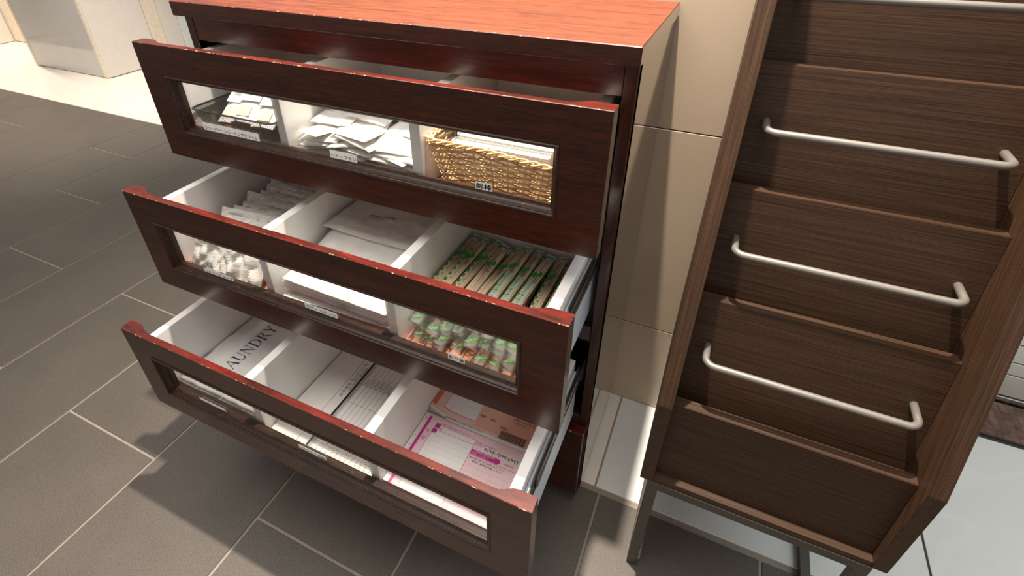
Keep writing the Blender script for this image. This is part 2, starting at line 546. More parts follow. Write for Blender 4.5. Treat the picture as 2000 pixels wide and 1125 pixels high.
# ------------------------------------------------------------------ far pillar and walls
wl = MB().box(-4.56, -3.60, 1.735, 3.4, 0, 3.0, 'onyx').build('wall_left')
tag(wl, 'cream stone pillar wall beyond the slate floor', None, None, 'structure')
MB().box(-4.545, -3.632, 1.718, 1.74, 0.004, 3.0, 'glossy_stone', 0.002).build('front_panel', wl)
MB().box(-3.629, -3.594, 1.714, 1.74, 0.004, 3.0, 'onyx_edge', 0.002).build('edge_strip', wl)
MB().box(-4.58, -4.548, 1.714, 1.74, 0.004, 3.0, 'onyx_edge', 0.002).build('edge_strip', wl)
MB().box(-3.605, -3.578, 1.722, 2.183, 0.006, 3.0, 'onyx', 0.003).build('side_panel', wl)
MB().box(-3.605, -3.580, 2.188, 2.31, 0.006, 3.0, 'onyx_edge', 0.003).build('side_panel', wl)
MB().box(-3.605, -3.580, 2.312, 2.47, 0.006, 3.0, 'onyx', 0.002).build('side_panel', wl)
MB().box(-3.605, -3.575, 2.472, 3.4, 0.006, 3.0, 'cool_panel', 0.002).build('side_panel', wl)
wf = MB().box(-9.0, -5.76, -1.0, 2.3, 0, 3.0, 'onyx').build('wall_far')
tag(wf, 'cream stone wall at the far left', None, None, 'structure')
MB().box(-5.78, -5.748, 1.0, 2.148, 0.006, 3.0, 'onyx', 0.003).build('wall_panel', wf)
MB().box(-5.744, -4.56, 2.153, 2.3, 0.006, 3.0, 'onyx_edge', 0.003).build('wall_panel', wf)

# ------------------------------------------------------------------ drawer cabinet
W = 0.90
FY = -0.035
cab = thing('drawer_cabinet', (0.45, 0.13, 0.0), 'dark red-brown lacquered wooden chest with three glazed drawers pulled open', 'cabinet')
# side panels
MB().box(-0.004, 0.016, FY + 0.001, 0.306, 0.03, 1.068, 'lacquer_dark', 0.0015).build('side_panel', cab)
o = MB().box(0.886, 0.904, FY + 0.001, 0.306, 0.03, 1.068, 'lacquer_side', 0.0008).build('side_panel', cab)
MB().box(0.02, 0.88, 0.02, 0.28, 0.001, 0.031, 'interior', 0.001).build('plinth', cab)
MB().box(0.016, 0.886, 0.296, 0.306, 0.03, 1.068, 'bounce_board', 0.001).build('back_panel', cab)  # back made pale to bounce light into the top drawer
MB().box(0.016, 0.886, 0.0, 0.296, 0.032, 0.046, 'interior', 0.001).build('bottom_panel', cab)
for x0, x1 in ((-0.004, 0.016), (0.884, 0.904)):
    mb = MB()
    mb.box(x0, x1, FY - 0.0, FY + 0.02, 0.03, 1.068, 'lacquer_v', 0.0012)
    mb.build('stile', cab)
for z0, z1 in ((1.0195, 1.068), (0.775, 0.815), (0.525, 0.562), (0.268, 0.300)):
    MB().box(0.0165, 0.8835, FY + 0.0015, FY + 0.02, z0, z1, 'rail_red' if z0 > 1 else 'lacquer_dark', 0.001).build('rail', cab)
MB().box(0.0165, 0.8835, FY + 0.022, 0.295, 1.060, 1.0675, 'bounce_board', 0.0005).build('underside_bounce', cab)  # unseen board added to bounce light into the top drawer
# countertop
ct = MB()
bm = bmesh.new()
bmesh.ops.create_cube(bm, size=1)
X0, X1, Y0, Y1, Z0, Z1 = -0.0165, 0.906, -0.050, 0.306, 1.068, 1.096
for v in bm.verts:
    v.co = Vector(((X0 + X1) / 2 + v.co.x * (X1 - X0), (Y0 + Y1) / 2 + v.co.y * (Y1 - Y0), (Z0 + Z1) / 2 + v.co.z * (Z1 - Z0)))
bmesh.ops.bevel(bm, geom=bm.edges[:], offset=0.0014, segments=1, affect='EDGES')
bm.normal_update()
bm.verts.index_update()
ct.mat('counter'); ct.mat('lacquer'); ct.mat('edge'); ct.mat('lacquer_side')
fs = [(tuple(v.index for v in f.verts), f.normal.copy(), f.calc_center_median()) for f in bm.faces]
ct.v = [v.co[:] for v in bm.verts]
for f, n, c in fs:
    ct.f.append(f); ct.sm.append(False)
    if n.z > 0.9: ct.mi.append(0)
    elif n.x > 0.9: ct.mi.append(3)
    elif n.z > 0.3 and n.y < -0.3: ct.mi.append(2)
    else: ct.mi.append(1)
bm.free()
ct.build('countertop', cab)

E_ = [0.159, 0.280, 0.391]
T_ = [1.0434, 0.790, 0.5254]
H = 0.2274

def sstep(a, b, x):
    t = max(0, min(1, (x - a) / (b - a)))
    return t * t * (3 - 2 * t)

def drawer_front(e, t, name, parent, hole=True):
    """board with finger-pull scooped out of the back of its top edge and a window opening"""
    zb = t - H
    hx0, hx1, hz0, hz1 = 0.0634 + .004, 0.8326 - .004, zb + 0.0566 + .004, t - 0.0586 - .004
    xs = sorted(set([0, 0.0010, 0.022, 0.030, 0.036, 0.042, 0.048, 0.056, 0.068, 0.12, 0.3, 0.5, 0.7, 0.80, hx1, 0.842, 0.850, 0.856, 0.862, 0.870, 0.880, W - 0.0010, W]))
    if not hole: hx0, hx1 = 10, 11
    zl = sorted(set([zb, zb + 0.0010, hz0, hz1, t - 0.028, t - 0.020, t - 0.012, t - 0.005, t - 0.0010, t]))
    TH, TM = 0.0255, 0.0125
    def thick(x, z):
        s = sstep(0.028, 0.060, x) * (1 - sstep(0.838, 0.870, x))
        d = sstep(t - 0.028, t - 0.010, z)
        return TH - (TH - TM) * s * d
    mb = MB()
    for m in ('lacquer', 'edge', 'lacquer_dark', 'lacquer_red'): mb.mat(m)
    idx = {}
    def V(i, j, back):
        k = (i, j, back)
        if k not in idx:
            x, z = xs[i], zl[j]
            y = -e + thick(x, z) if back else -e
            if not back and (j == len(zl) - 1 or j == 0 or i == 0 or i == len(xs) - 1):
                y += 0.0010
            idx[k] = len(mb.v); mb.v.append((x, y, z))
        return idx[k]
    def F(f, m):
        mb.f.append(f); mb.mi.append(mb.mat(m)); mb.sm.append(False)
    nx, nz = len(xs), len(zl)
    def ishole(i, j):
        return xs[i] >= hx0 - 1e-6 and xs[i + 1] <= hx1 + 1e-6 and zl[j] >= hz0 - 1e-6 and zl[j + 1] <= hz1 + 1e-6
    if hole:
        # make sure x borders of the hole are grid lines
        xs = sorted(set(xs + [hx0, hx1])); nx = len(xs)
    for i in range(nx - 1):
        for j in range(nz - 1):
            if ishole(i, j):
                for (di, dj, a, b) in ((-1, 0, (i, j), (i, j + 1)), (1, 0, (i + 1, j), (i + 1, j + 1)), (0, -1, (i, j), (i + 1, j)), (0, 1, (i, j + 1), (i + 1, j + 1))):
                    if not ishole(i + di, j + dj):
                        F((V(*a, False), V(*b, False), V(*b, True), V(*a, True)), 'lacquer')
                continue
            edge = (j == nz - 2) 
            F((V(i, j, False), V(i + 1, j, False), V(i + 1, j + 1, False), V(i, j + 1, False)), 'edge' if edge else 'lacquer')
            F((V(i, j, True), V(i, j + 1, True), V(i + 1, j + 1, True), V(i + 1, j, True)), 'lacquer_red' if zl[j] > t - 0.03 else 'lacquer')
    for i in range(nx - 1):
        F((V(i, nz - 1, False), V(i + 1, nz - 1, False), V(i + 1, nz - 1, True), V(i, nz - 1, True)), 'lacquer_red')
        F((V(i, 0, False), V(i, 0, True), V(i + 1, 0, True), V(i + 1, 0, False)), 'lacquer')
    for j in range(nz - 1):
        F((V(0, j, False), V(0, j + 1, False), V(0, j + 1, True), V(0, j, True)), 'lacquer_dark')
        F((V(nx - 1, j, False), V(nx - 1, j, True), V(nx - 1, j + 1, True), V(nx - 1, j + 1, False)), 'lacquer_dark')
    o = mb.build(name, parent)
    bm = bmesh.new(); bm.from_mesh(o.data)
    bmesh.ops.recalc_face_normals(bm, faces=bm.faces)
    bm.to_mesh(o.data); bm.free()
    return o

def molding_ring(e, t):
    """mitred raised bead around the window with a cove falling back to the pane"""
    zb = t - H
    x0, x1, z0, z1 = 0.0634, 0.8326, zb + 0.0566, t - 0.0586
    prof = [(-0.0010, 0.0005), (-0.0010, -0.0012), (0.0006, -0.0026), (0.0026, -0.0022), (0.0036, -0.0004), (0.0042, 0.0022),
            (0.0060, 0.0060), (0.0086, 0.0090), (0.0100, 0.0098), (0.0104, 0.0122), (0.0104, 0.0210)]
    mb = MB()
    vs, fsx = [], []
    for d, y in prof:
        for (cx, cz) in ((x0 + d, z0 + d), (x1 - d, z0 + d), (x1 - d, z1 - d), (x0 + d, z1 - d)):
            vs.append((cx, -e + y, cz))
    for p in range(len(prof) - 1):
        for k in range(4):
            a = p * 4 + k; b = p * 4 + (k + 1) % 4
            fsx.append((a, b, b + 4, a + 4))
    mb.add(vs, fsx, 'molding')
    return mb

STICK = [
    [('シェーバー・シェービングクリーム', 0.107, 0.2535, 0.0197, 0.879, 0.0082), ('ヘアーブラシ', 0.418, 0.4755, 0.0185, 0.8795, 0.0078), ('綿棒', 0.700, 0.7285, 0.0125, 0.8845, 0.0108)],
    [('シャワーキャップ', 0.143, 0.224, 0.0120, 0.6275, 0.0082), ('ボディスポンジ', 0.404, 0.4785, 0.0125, 0.629, 0.0088), ('割り箸', 0.703, 0.7335, 0.0145, 0.6285, 0.0088)],
    [('ランドリーバッグ', 0.148, 0.224, 0.0120, 0.3605, 0.0078), ('ランドリー伝票', 0.420, 0.486, 0.0125, 0.3635, 0.0078)],
]
DIVX = (0.285 + 0.009, 0.5865)
for i in range(3):
    e, t = E_[i], T_[i]
    zb = t - H
    yF = -e + 0.0262
    yB = yF + 0.31
    zf = t - 0.190
    zt = t - 0.0394
    mb = MB()
    # liner: left, right, back walls, floor
    mb.box(0.024, 0.0415, yF, yB, zf - 0.010, zt, 'white', 0.0007)
    mb.box(0.848, 0.8655, yF, yB, zf - 0.010, zt, 'white', 0.0007)
    mb.box(0.0415, 0.848, yB - 0.012, yB, zf - 0.010, zt, 'white', 0.0007)
    mb.box(0.0415, 0.848, yF, yB - 0.012, zf - 0.012, zf, 'salmon')
    mb.box(0.017, 0.0238, yF, yB, zf - 0.012, zt - 0.030, 'bluewhite', 0.0007)
    mb.box(0.8657, 0.8725, yF, yB, zf - 0.012, zt - 0.030, 'bluewhite', 0.0007)
    dr = mb.build('drawer', cab)
    dr['label'] = ('top', 'middle', 'lower')[i] + ' open drawer, white lined box behind a glazed dark front'
    # parts of the drawer are sub-parts of the cabinet
    drawer_front(e, t, 'drawer_front', dr)
    molding_ring(e, t).build('window_molding', dr)
    MB().box(0.0634 + 0.009, 0.8326 - 0.009, -e + 0.0128, -e + 0.0150, zb + 0.0566 + 0.009, t - 0.0586 - 0.009, 'pane').build('window_pane', dr)
    for xc in ((0.305, 0.587) if i else (0.300, 0.587)):
        MB().box(xc - 0.0095, xc + 0.0095, yF + 0.0005, yB - 0.0125, zf + 0.0003, zt, 'white_edge', 0.0006).build('divider', dr)
    for (s, a, b, h, z, fs_) in STICK[i]:
        mb = MB()
        y = -e + 0.0126
        r = rnd.uniform(-0.01, 0.01)
        mb.box(a, b, y - 0.0003, y, z, z + h, 'sticker')
        vs, _ = text_geo(s, fs_, 'CENTER')
        wd = max(v[0] for v in vs) - min(v[0] for v in vs)
        hh = max(v[1] for v in vs); lo = min(v[1] for v in vs)
        sx = min(1.35, (b - a) * 0.93 / wd)
        cz = z + h / 2 - (hh + lo) / 2
        bold = s == '綿棒'
        for dx in ((0, 0.00035, -0.00035) if bold else (0,)):
            mb.text(s, fs_, frame4(((a + b) / 2 + dx, y - 0.0006, cz), (1, 0, 0), (0, 0, 1)), 'black', align='CENTER', sx=sx)
        mb.build('name_sticker', dr)['label'] = 'white sticker lettered ' + s
    # slides, both sides
    for sgn, xi in ((1, 0.8728), (-1, 0.0168)):
        zc = t - 0.072
        sl = MB()
        def bar(a, b, y0, y1, zc_, hh, m):
            xa, xb = (xi + a, xi + b) if sgn > 0 else (xi - b, xi - a)
            sl.box(xa, xb, y0, y1, zc_ - hh, zc_ + hh, m, 0.0004)
        bar(0.0000, 0.0022, yF + 0.004, yB, zc, 0.0205, 'steel')
        bar(0.0022, 0.0040, yF + 0.010, yB - 0.01, zc + 0.0155, 0.0030, 'steel_dark')
        bar(0.0022, 0.0040, yF + 0.010, yB - 0.01, zc - 0.0155, 0.0030, 'steel_dark')
        bar(0.0030, 0.0052, yF + 0.06, yB, zc, 0.0125, 'steel_dark')
        bar(0.0052, 0.0066, yF + 0.06, yB, zc + 0.011, 0.0035, 'steel')
        bar(0.0052, 0.0066, yF + 0.06, yB, zc - 0.011, 0.0035, 'steel')
        bar(0.0070, 0.0085, max(yF + 0.10, FY + 0.005), yB, zc, 0.0225, 'steel_dark')
        sl.build('slide_rail', dr)
# closed bottom drawer
dr = MB().box(0.024, 0.866, -0.030, 0.25, 0.06, 0.225, 'interior').build('drawer', cab)
dr['label'] = 'bottom drawer, closed, plain dark front'
drawer_front(0.057, 0.2680, 'drawer_front', dr, hole=True)
molding_ring(0.057, 0.268).build('window_molding', dr)
MB().box(0.0724, 0.8236, -0.057 + 0.0128, -0.057 + 0.015, 0.0406 + 0.066, 0.268 - 0.0676, 'pane').build('window_pane', dr)

# scuffs on the right stile
# ------------------------------------------------------------------ pamphlet rack
rack = thing('pamphlet_rack', (1.24, 0.05, 0.0), 'dark brown wooden tiered magazine rack on grey metal legs, with empty pockets', 'rack')
prof = [(-0.134, 0.3185), (-0.1345, 0.532), (-0.034, 0.846), (0.131, 1.350), (0.20, 1.390), (0.285, 1.390), (0.285, 0.3185)]
for x0, x1 in ((1.031, 1.0545), (1.411, 1.434)):
    MB().prism_x(prof, x0, x1, 'wenge_v', 0.0008).build('side_panel', rack)
tiers = [((-0.118, 0.333), (-0.107, 0.516)), ((-0.062, 0.497), (-0.027, 0.697)), ((0.011, 0.683), (0.041, 0.874)), ((0.085, 0.860), (0.116, 1.050)), ((0.160, 1.036), (0.191, 1.228))]
for i, ((yb, zb), (yt, zt)) in enumerate(tiers):
    k = (yt - yb) / (zt - zb)
    z0 = zb - (0.045 if i else 0.0)
    y0 = yt - k * (zt - z0)
    mb = MB()
    mb.prism_x([(y0, z0), (yt, zt), (yt + 0.020, zt), (y0 + 0.020, z0)], 1.0547, 1.4108, 'wenge', 0.0008)
    mb.build('tier_panel', rack)
    if i:
        # pocket floor behind the lower lip
        pb = tiers[i - 1]
        kp = (pb[1][0] - pb[0][0]) / (pb[1][1] - pb[0][1])
        ypf = pb[1][0] - kp * (pb[1][1] - z0) + 0.0205
        MB().box(1.0549, 1.4106, ypf, y0 + 0.004, z0 - 0.009, z0 - 0.0005, 'wenge', 0.0004).build('pocket_floor', rack)
        # handle bar
        zh = (0.611, 0.7905, 0.9655, 1.143)[i - 1]
        yh = yb + k * (zh - zb)
        s = 0.047; xa, xb = 1.086, 1.381; r = 0.0058; R = 0.016
        pts = [(xa, yh + 0.003, zh)]
        for a in range(0, 7):
            th = a / 6 * math.pi / 2
            pts.append((xa + R * (1 - math.cos(th)), yh - s + R - R * math.sin(th), zh))
        for a in range(0, 7):
            th = a / 6 * math.pi / 2
            pts.append((xb - R + R * math.sin(th), yh - s + R - R * math.cos(th), zh))
        pts.append((xb, yh + 0.003, zh))
        MB().tube(pts, r, 'handle', 14).build('handle_bar', rack)
MB().box(1.0547, 1.4108, -0.1325, 0.28, 0.3190, 0.3325, 'wenge', 0.0008).build('base_shelf', rack)
MB().box(1.0547, 1.4108, 0.272, 0.284, 0.334, 1.385, 'wenge', 0.0008).build('back_panel', rack)
# metal stand
def leg(x, y): MB().box(x - 0.0105, x + 0.0105, y - 0.010, y + 0.010, 0.001, 0.297, 'frame', 0.001).build('leg', rack)
for x in (1.0568, 1.404):
    for y in (-0.124, 0.262):
        leg(x, y)
    MB().box(x - 0.0105, x + 0.0105, -0.1135, 0.2515, 0.001, 0.020, 'frame', 0.001).build('floor_rail', rack)
MB().box(1.0462, 1.4145, -0.134, -0.114, 0.2975, 0.3183, 'frame', 0.0008).build('stand_rail', rack)
MB().box(1.0462, 1.4145, 0.252, 0.272, 0.2975, 0.3183, 'frame', 0.0008).build('stand_rail', rack)
for x in (1.0568, 1.404):
    MB().box(x - 0.0105, x + 0.0105, -0.1135, 0.2515, 0.2975, 0.3183, 'frame', 0.0008).build('stand_rail', rack)

# ------------------------------------------------------------------ appliance beyond the rack
vm = thing('white_metal_cabinet', (2.35, 1.05, 0.0), 'off-white ribbed metal cabinet with a silver bottom trim, right of the rack', 'cabinet')
MB().box(1.62, 3.1, 0.752, 1.35, 0.022, 1.7, 'shutter', 0.002).build('body', vm)
MB().box(1.61, 3.11, 0.738, 0.760, 0.004, 0.028, 'silver', 0.002).build('bottom_trim', vm)
z = 0.032
for h in (0.078, 0.045, 0.062, 0.062, 0.062, 0.062):
    MB().box(1.622, 3.098, 0.742, 0.753, z, z + h - 0.004, 'shutter', 0.0015).build('front_panel', vm)
    z += h
MB().box(1.60, 3.12, 0.592, 0.732, 0.001, 0.010, 'parquet', 0.001).build('floor_mat')
mat_o = bpy.data.objects['floor_mat']
tag(mat_o, 'strip of dark mixed-wood matting on the marble in front of the ribbed white cabinet', 'mat')

# ------------------------------------------------------------------ contents: helpers
def sheet_bag(name, cx, cy, z, w_, d_, th, m, seed, amp=0.002, rz=0.0, tilt=(0, 0), nx=14, ny=10, base=None, puff=0.5, crease=1.0):
    """soft flat packet: closed cushion with crumpled faces"""
    mb = MB()
    o = Vector((seed * 3.1, seed * 1.7, seed * 0.9))
    def side(sg):
        g = []
        for j in range(ny + 1):
            for i in range(nx + 1):
                u, v = i / nx, j / ny
                x = (u - .5) * w_; y = (v - .5) * d_
                eu = min(u, 1 - u) * 2; ev = min(v, 1 - v) * 2
                prof_ = min(1, (eu * 3)) ** puff * min(1, (ev * 3)) ** puff
                n = noise.noise(Vector((x, y, 0)) * 30 + o) + 0.6 * noise.noise(Vector((x, y, 3)) * 75 + o)
                rid = abs(noise.noise(Vector((x * 1.5, y, 7)) * 26 + o)) * crease
                wob = noise.noise(Vector((x, y, 9)) * 9 + o) * amp * 1.5
                zz = sg * th * .5 * prof_ + wob + (amp * n + amp * rid * 2) * (0.3 + prof_) * (1 if sg > 0 else 0.4)
                ex = amp * 0.8 * noise.noise(Vector((y * 25, sg, seed)))
                g.append((x + ex * (abs(u - .5) * 2) ** 4, y + ex * (abs(v - .5) * 2) ** 4, zz))
        return g
    top, bot = side(1), side(-1)
    R = Euler((tilt[0], tilt[1], rz)).to_matrix()
    N = (nx + 1) * (ny + 1)
    vs = [tuple(R @ Vector(p) + Vector((cx, cy, z))) for p in top + bot]
    fs = []
    for j in range(ny):
        for i in range(nx):
            a = j * (nx + 1) + i
            fs.append((a, a + 1, a + nx + 2, a + nx + 1))
            fs.append((N + a, N + a + nx + 1, N + a + nx + 2, N + a + 1))
    rim = [i for i in range(nx)] + [j * (nx + 1) + nx for j in range(ny)] + [ny * (nx + 1) + i for i in range(nx, 0, -1)] + [j * (nx + 1) for j in range(ny, 0, -1)]
    for k in range(len(rim)):
        a, b = rim[k], rim[(k + 1) % len(rim)]
        fs.append((a, N + a, N + b, b))
    mb.add(vs, fs, m, m != 'bag')
    return mb

def place(mb, name, base, label, cat, group=None):
    o = mb.build(name, None, base)
    return tag(o, label, cat, group)

# ---- top drawer, left: wire basket with razor packets
Z1 = T_[0] - 0.190
bx0, bx1, by0, by1, rimz = 0.047, 0.264, -0.122, -0.012, 0.908
bk = thing('wire_basket', ((bx0 + bx1) / 2, (by0 + by1) / 2, Z1), 'black wire mesh basket in the left compartment of the top drawer', 'basket')
def rrect(x0, x1, y0, y1, r, n=5):
    pts = []
    for (cx, cy, a0) in ((x1 - r, y1 - r, 0), (x0 + r, y1 - r, 90), (x0 + r, y0 + r, 180), (x1 - r, y0 + r, 270)):
        for k in range(n + 1):
            a = math.radians(a0 + 90 * k / n)
            pts.append((cx + r * math.cos(a), cy + r * math.sin(a)))
    return pts
def densify(pts, step):
    out = []
    for i in range(len(pts)):
        a, b = Vector(pts[i]), Vector(pts[(i + 1) % len(pts)])
        n = max(1, round((b - a).length / step))
        for k in range(n): out.append(tuple(a + (b - a) * k / n))
    return out
rimp = rrect(bx0, bx1, by0, by1, 0.014)
MB().tube([(x, y, rimz) for x, y in rimp] + [(rimp[0][0], rimp[0][1], rimz)], 0.0021, 'black_wire', 8, False).build('rim', bk)
ins = 0.014
ring = densify(rimp, 0.0033)
hgt = rimz - Z1 - 0.002
nr = 16
mb = MB()
n = len(ring)
cxb, cyb = (bx0 + bx1) / 2, (by0 + by1) / 2
def wallpt(k, r):
    x, y = ring[k % n]
    s = 1 - r / nr
    fx = (x - cxb) * (1 - ins * s / ((bx1 - bx0) / 2)); fy = (y - cyb) * (1 - ins * s / ((by1 - by0) / 2))
    return Vector((cxb + fx, cyb + fy, Z1 + 0.002 + hgt * r / nr))
wr = 0.00040
def strip(a, b, nrm):
    d = (b - a).normalized(); s = d.cross(nrm).normalized() * wr
    mb.add([a - s, a + s, b + s, b - s], [(0, 1, 2, 3)], 'black_wire')
for k in range(n):
    for r in range(nr):
        a, b, c, d = wallpt(k, r), wallpt(k + 1, r), wallpt(k, r + 1), wallpt(k + 1, r + 1)
        nn = (b - a).cross(c - a).normalized()
        strip(a, d, nn); strip(b, c, nn)
m_ = mb.build('mesh_wall', bk); m_['kind'] = 'stuff'
mb = MB()
x = bx0 + ins
while x < bx1 - ins:
    mb.add([(x, by0 + ins, Z1 + .002), (x + .001, by0 + ins, Z1 + .002), (x + .001, by1 - ins, Z1 + .002), (x, by1 - ins, Z1 + .002)], [(0, 1, 2, 3)], 'black_wire'); x += 0.004
y = by0 + ins
while y < by1 - ins:
    mb.add([(bx0 + ins, y, Z1 + .0021), (bx0 + ins, y + .001, Z1 + .0021), (bx1 - ins, y + .001, Z1 + .0021), (bx1 - ins, y, Z1 + .0021)], [(0, 1, 2, 3)], 'black_wire'); y += 0.004
mb.build('mesh_base', bk)['kind'] = 'stuff'
MB().tube([(0.168, by0 + 0.0015, rimz), (0.168, by0 + ins, Z1 + 0.003)], 0.0014, 'black_wire', 6).build('wire_rib', bk)
MB().tube([(0.232, by0 + 0.0015, rimz), (0.225, by0 + ins, Z1 + 0.003)], 0.0010, 'black_wire', 6).build('wire_rib', bk)

# razor packets leaning back in the basket
nm = ['leftmost razor packet in the wire basket, half hidden behind the next', 'middle razor packet in the wire basket, brand lettering on its grey end', 'rightmost razor packet in the wire basket, beside the divider']
for q, xq in enumerate((0.126, 0.164, 0.2165)):
    r = thing('razor_packet', (xq, -0.06, Z1 + 0.02), nm[q], 'packet', None)
    w2 = 0.0265
    A = Vector((xq, -0.106, (0.884, 0.891, 0.888)[q])); B = Vector((xq + 0.004, -0.022, (0.950, 0.962, 0.957)[q]))
    ux = Vector((1, 0.10, 0)).normalized(); uy = (B - A).normalized(); uz = ux.cross(uy)
    Lq = (B - A).length
    def P(a, b, h): return tuple(A + ux * a + uy * b + uz * h)
    mb = MB()
    n1 = 10
    vs, fs = [], []
    for j in range(n1 + 1):
        b = Lq * j / n1
        for a in (-w2, -w2 * .4, 0, w2 * .4, w2):
            hgt_ = 0.0035 + 0.002 * math.sin(b * 60 + q) * (1 - abs(a) / w2) - (0.004 if abs(a) == w2 else 0)
            vs.append(P(a, b, hgt_))
    for j in range(n1):
        for k in range(4):
            a = j * 5 + k
            fs.append((a, a + 1, a + 6, a + 5))
    nb = len(vs)
    vs += [P(a, b, -0.003) for (a, b) in ((-w2, 0), (w2, 0), (w2, Lq), (-w2, Lq))]
    fs += [(nb, nb + 3, nb + 2, nb + 1), (0, 1, 2, 3, 4, nb + 1, nb), ]
    mb.add(vs, fs, 'paper', True)
    mb.build('wrapper', r)
    mb = MB()
    mb.add([P(-w2 * .96, Lq * .42, .0068), P(w2 * .96, Lq * .42, .0068), P(w2 * .96, Lq * .99, .0068), P(-w2 * .96, Lq * .99, .0068)], [(0, 1, 2, 3)], 'band_grey')
    mb.text('Schick', 0.0100, frame4(P(-w2 * .62, Lq * .56, .0072), ux, uy), 'grey_ink')
    mb.build('printed_band', r)
    mb = MB()
    mb.add([P(-w2 * .6, Lq * .12, .0068), P(w2 * .6, Lq * .12, .0068), P(w2 * .5, Lq * .34, .0068), P(-w2 * .5, Lq * .34, .0068)], [(0, 1, 2, 3)], 'cream')
    mb.build('cream_insert', r)

# ---- top drawer, middle: heap of flat sachets
heap = []
for q in range(72):
    lay, pos = q // 12, q % 12
    gx, gy = pos % 3, pos // 3
    ww, dd = 0.094, 0.056
    cx = 0.4435 + (gx - 1) * 0.088 + rnd.uniform(-0.014, 0.014)
    cy = -0.094 + gy * 0.052 + rnd.uniform(-0.010, 0.010)
    cz = Z1 + 0.006 + lay * 0.0105 + rnd.uniform(0, 0.004) + (0.010 if gx == 1 else 0) - (0.012 * lay / 5 if gy == 0 else 0)
    rz = rnd.uniform(-0.45, 0.45) + (math.pi / 2 if rnd.random() < 0.25 else 0)
    ex = abs(math.cos(rz)) * ww / 2 + abs(math.sin(rz)) * dd / 2
    ey = abs(math.sin(rz)) * ww / 2 + abs(math.cos(rz)) * dd / 2
    cx = max(0.313 + ex, min(0.574 - ex, cx)); cy = max(-0.130 + ey, cy)
    mb = sheet_bag('s', cx, cy, cz, ww, dd, 0.004, 'sachet', q + 1, 0.0010, rz, (rnd.uniform(-.05, .34), rnd.uniform(-.14, .14)), 12, 8, puff=0.4, crease=1.8)
    place(mb, 'hairbrush_sachet', (cx, cy, cz), 'white frosted flat sachet lying in the heap in the middle of the top drawer', 'sachet', 'frosted sachets heaped in the top drawer')

# ---- top drawer, right: wicker basket with cotton swab packs
wx0, wx1, wy0, wy1 = 0.600, 0.832, -0.124, 0.050
wb = thing('wicker_basket', (0.716, -0.03, Z1), 'golden wicker basket in the right compartment of the top drawer', 'basket')
wz = Z1 + 0.003; wh = 0.082
def wpt(u, h, off=0.0):
    """u: 0..1 around the perimeter, h 0..1"""
    ins_ = 0.020 * (1 - h)
    P_ = densify_cache
    k = u * len(P_); i0 = int(k) % len(P_); i1 = (i0 + 1) % len(P_); f = k - int(k)
    x = P_[i0][0] * (1 - f) + P_[i1][0] * f; y = P_[i0][1] * (1 - f) + P_[i1][1] * f
    cx, cy = (wx0 + wx1) / 2, (wy0 + wy1) / 2
    sx = 1 - (ins_ - off) / ((wx1 - wx0) / 2); sy = 1 - (ins_ * 0.8 - off) / ((wy1 - wy0) / 2)
    sag = -0.010 * h * max(0, (x - 0.70) / 0.13) 
    return ((cx + (x - cx) * sx), (cy + (y - cy) * sy), wz + h * wh + sag)
densify_cache = densify(rrect(wx0, wx1, wy0, wy1, 0.016), 0.004)
NS = 26
for k in range(NS):
    u = k / NS
    MB().tube([wpt(u, h / 5) for h in range(6)], 0.0014, 'wicker', 5).build('stake', wb)
rows = 15
for r in range(rows):
    mb = MB()
    for sub in range(2):
        pts = []
        N_ = NS * 6
        for k in range(N_ + 1):
            u = (k % N_) / N_
            ph = math.cos(math.pi * (k / 6.0) + math.pi * (r % 2))
            jit = 0.0010 * noise.noise(Vector((k * 0.15, r * 3.3, sub)))
            p = wpt(u, (r + 0.5) / rows, ph * 0.0034)
            pts.append((p[0], p[1], p[2] + jit + (sub - .5) * 0.0017))
        mb.tube(pts, 0.00125, 'wicker', 5, False)
    mb.build('woven_strand', wb)
# braided rim
for s in range(3):
    pts = []
    N_ = 264
    for k in range(N_ + 1):
        u = (k % N_) / N_
        a = 2 * math.pi * k / 18 + s * 2 * math.pi / 3
        p = wpt(u, 1.01, 0.0035 * math.cos(a))
        pts.append((p[0], p[1], p[2] + 0.0032 * math.sin(a)))
    MB().tube(pts, 0.0020, 'wicker', 6, False).build('braided_rim', wb)
MB().box(wx0 + 0.016, wx1 - 0.016, wy0 + 0.013, wy1 - 0.013, Z1 + 0.0008, Z1 + 0.004, 'wicker', 0.0005).build('basket_base', wb)
# swab packs standing inside
def ribbed_pack(cx, cy, z0, w_, d_, h_, nrib, label):
    p = thing('cotton_swab_pack', (cx, cy, z0), label, 'packet', 'packs of cotton swabs in the wicker basket')
    vs, fs = [], []
    for i in range(nrib * 4 + 1):
        x = cx - w_ / 2 + w_ * i / (nrib * 4)
        b = 0.0016 * abs(math.sin(math.pi * i / 4))
        vs += [(x, cy - d_ / 2 - b, z0), (x, cy - d_ / 2 - b, z0 + h_), (x, cy + d_ / 2 + b, z0 + h_), (x, cy + d_ / 2 + b, z0)]
        if i:
            a = (i - 1) * 4
            for k in range(4):
                fs.append((a + k, a + (k + 1) % 4, a + 4 + (k + 1) % 4, a + 4 + k))
    fs.append((0, 3, 2, 1)); e_ = nrib * 16; fs.append((e_, e_ + 1, e_ + 2, e_ + 3))
    MB().add(vs, fs, 'paper', False).build('swab_bundle', p)
    MB().box(cx - w_ / 2 - .001, cx + w_ / 2 + .001, cy - d_ / 2 - .0028, cy + d_ / 2 + .0028, z0 - 0.0005, z0 + h_ + .004, 'film').build('clear_film', p)
for q in range(6):
    ribbed_pack(0.716, -0.088 + q * 0.021, Z1 + 0.006, 0.165, 0.010, 0.070 + 0.004 * (q % 2), 20, 'white ribbed cotton swab pack, ' + ORD[q] + ' from the front in the wicker basket')

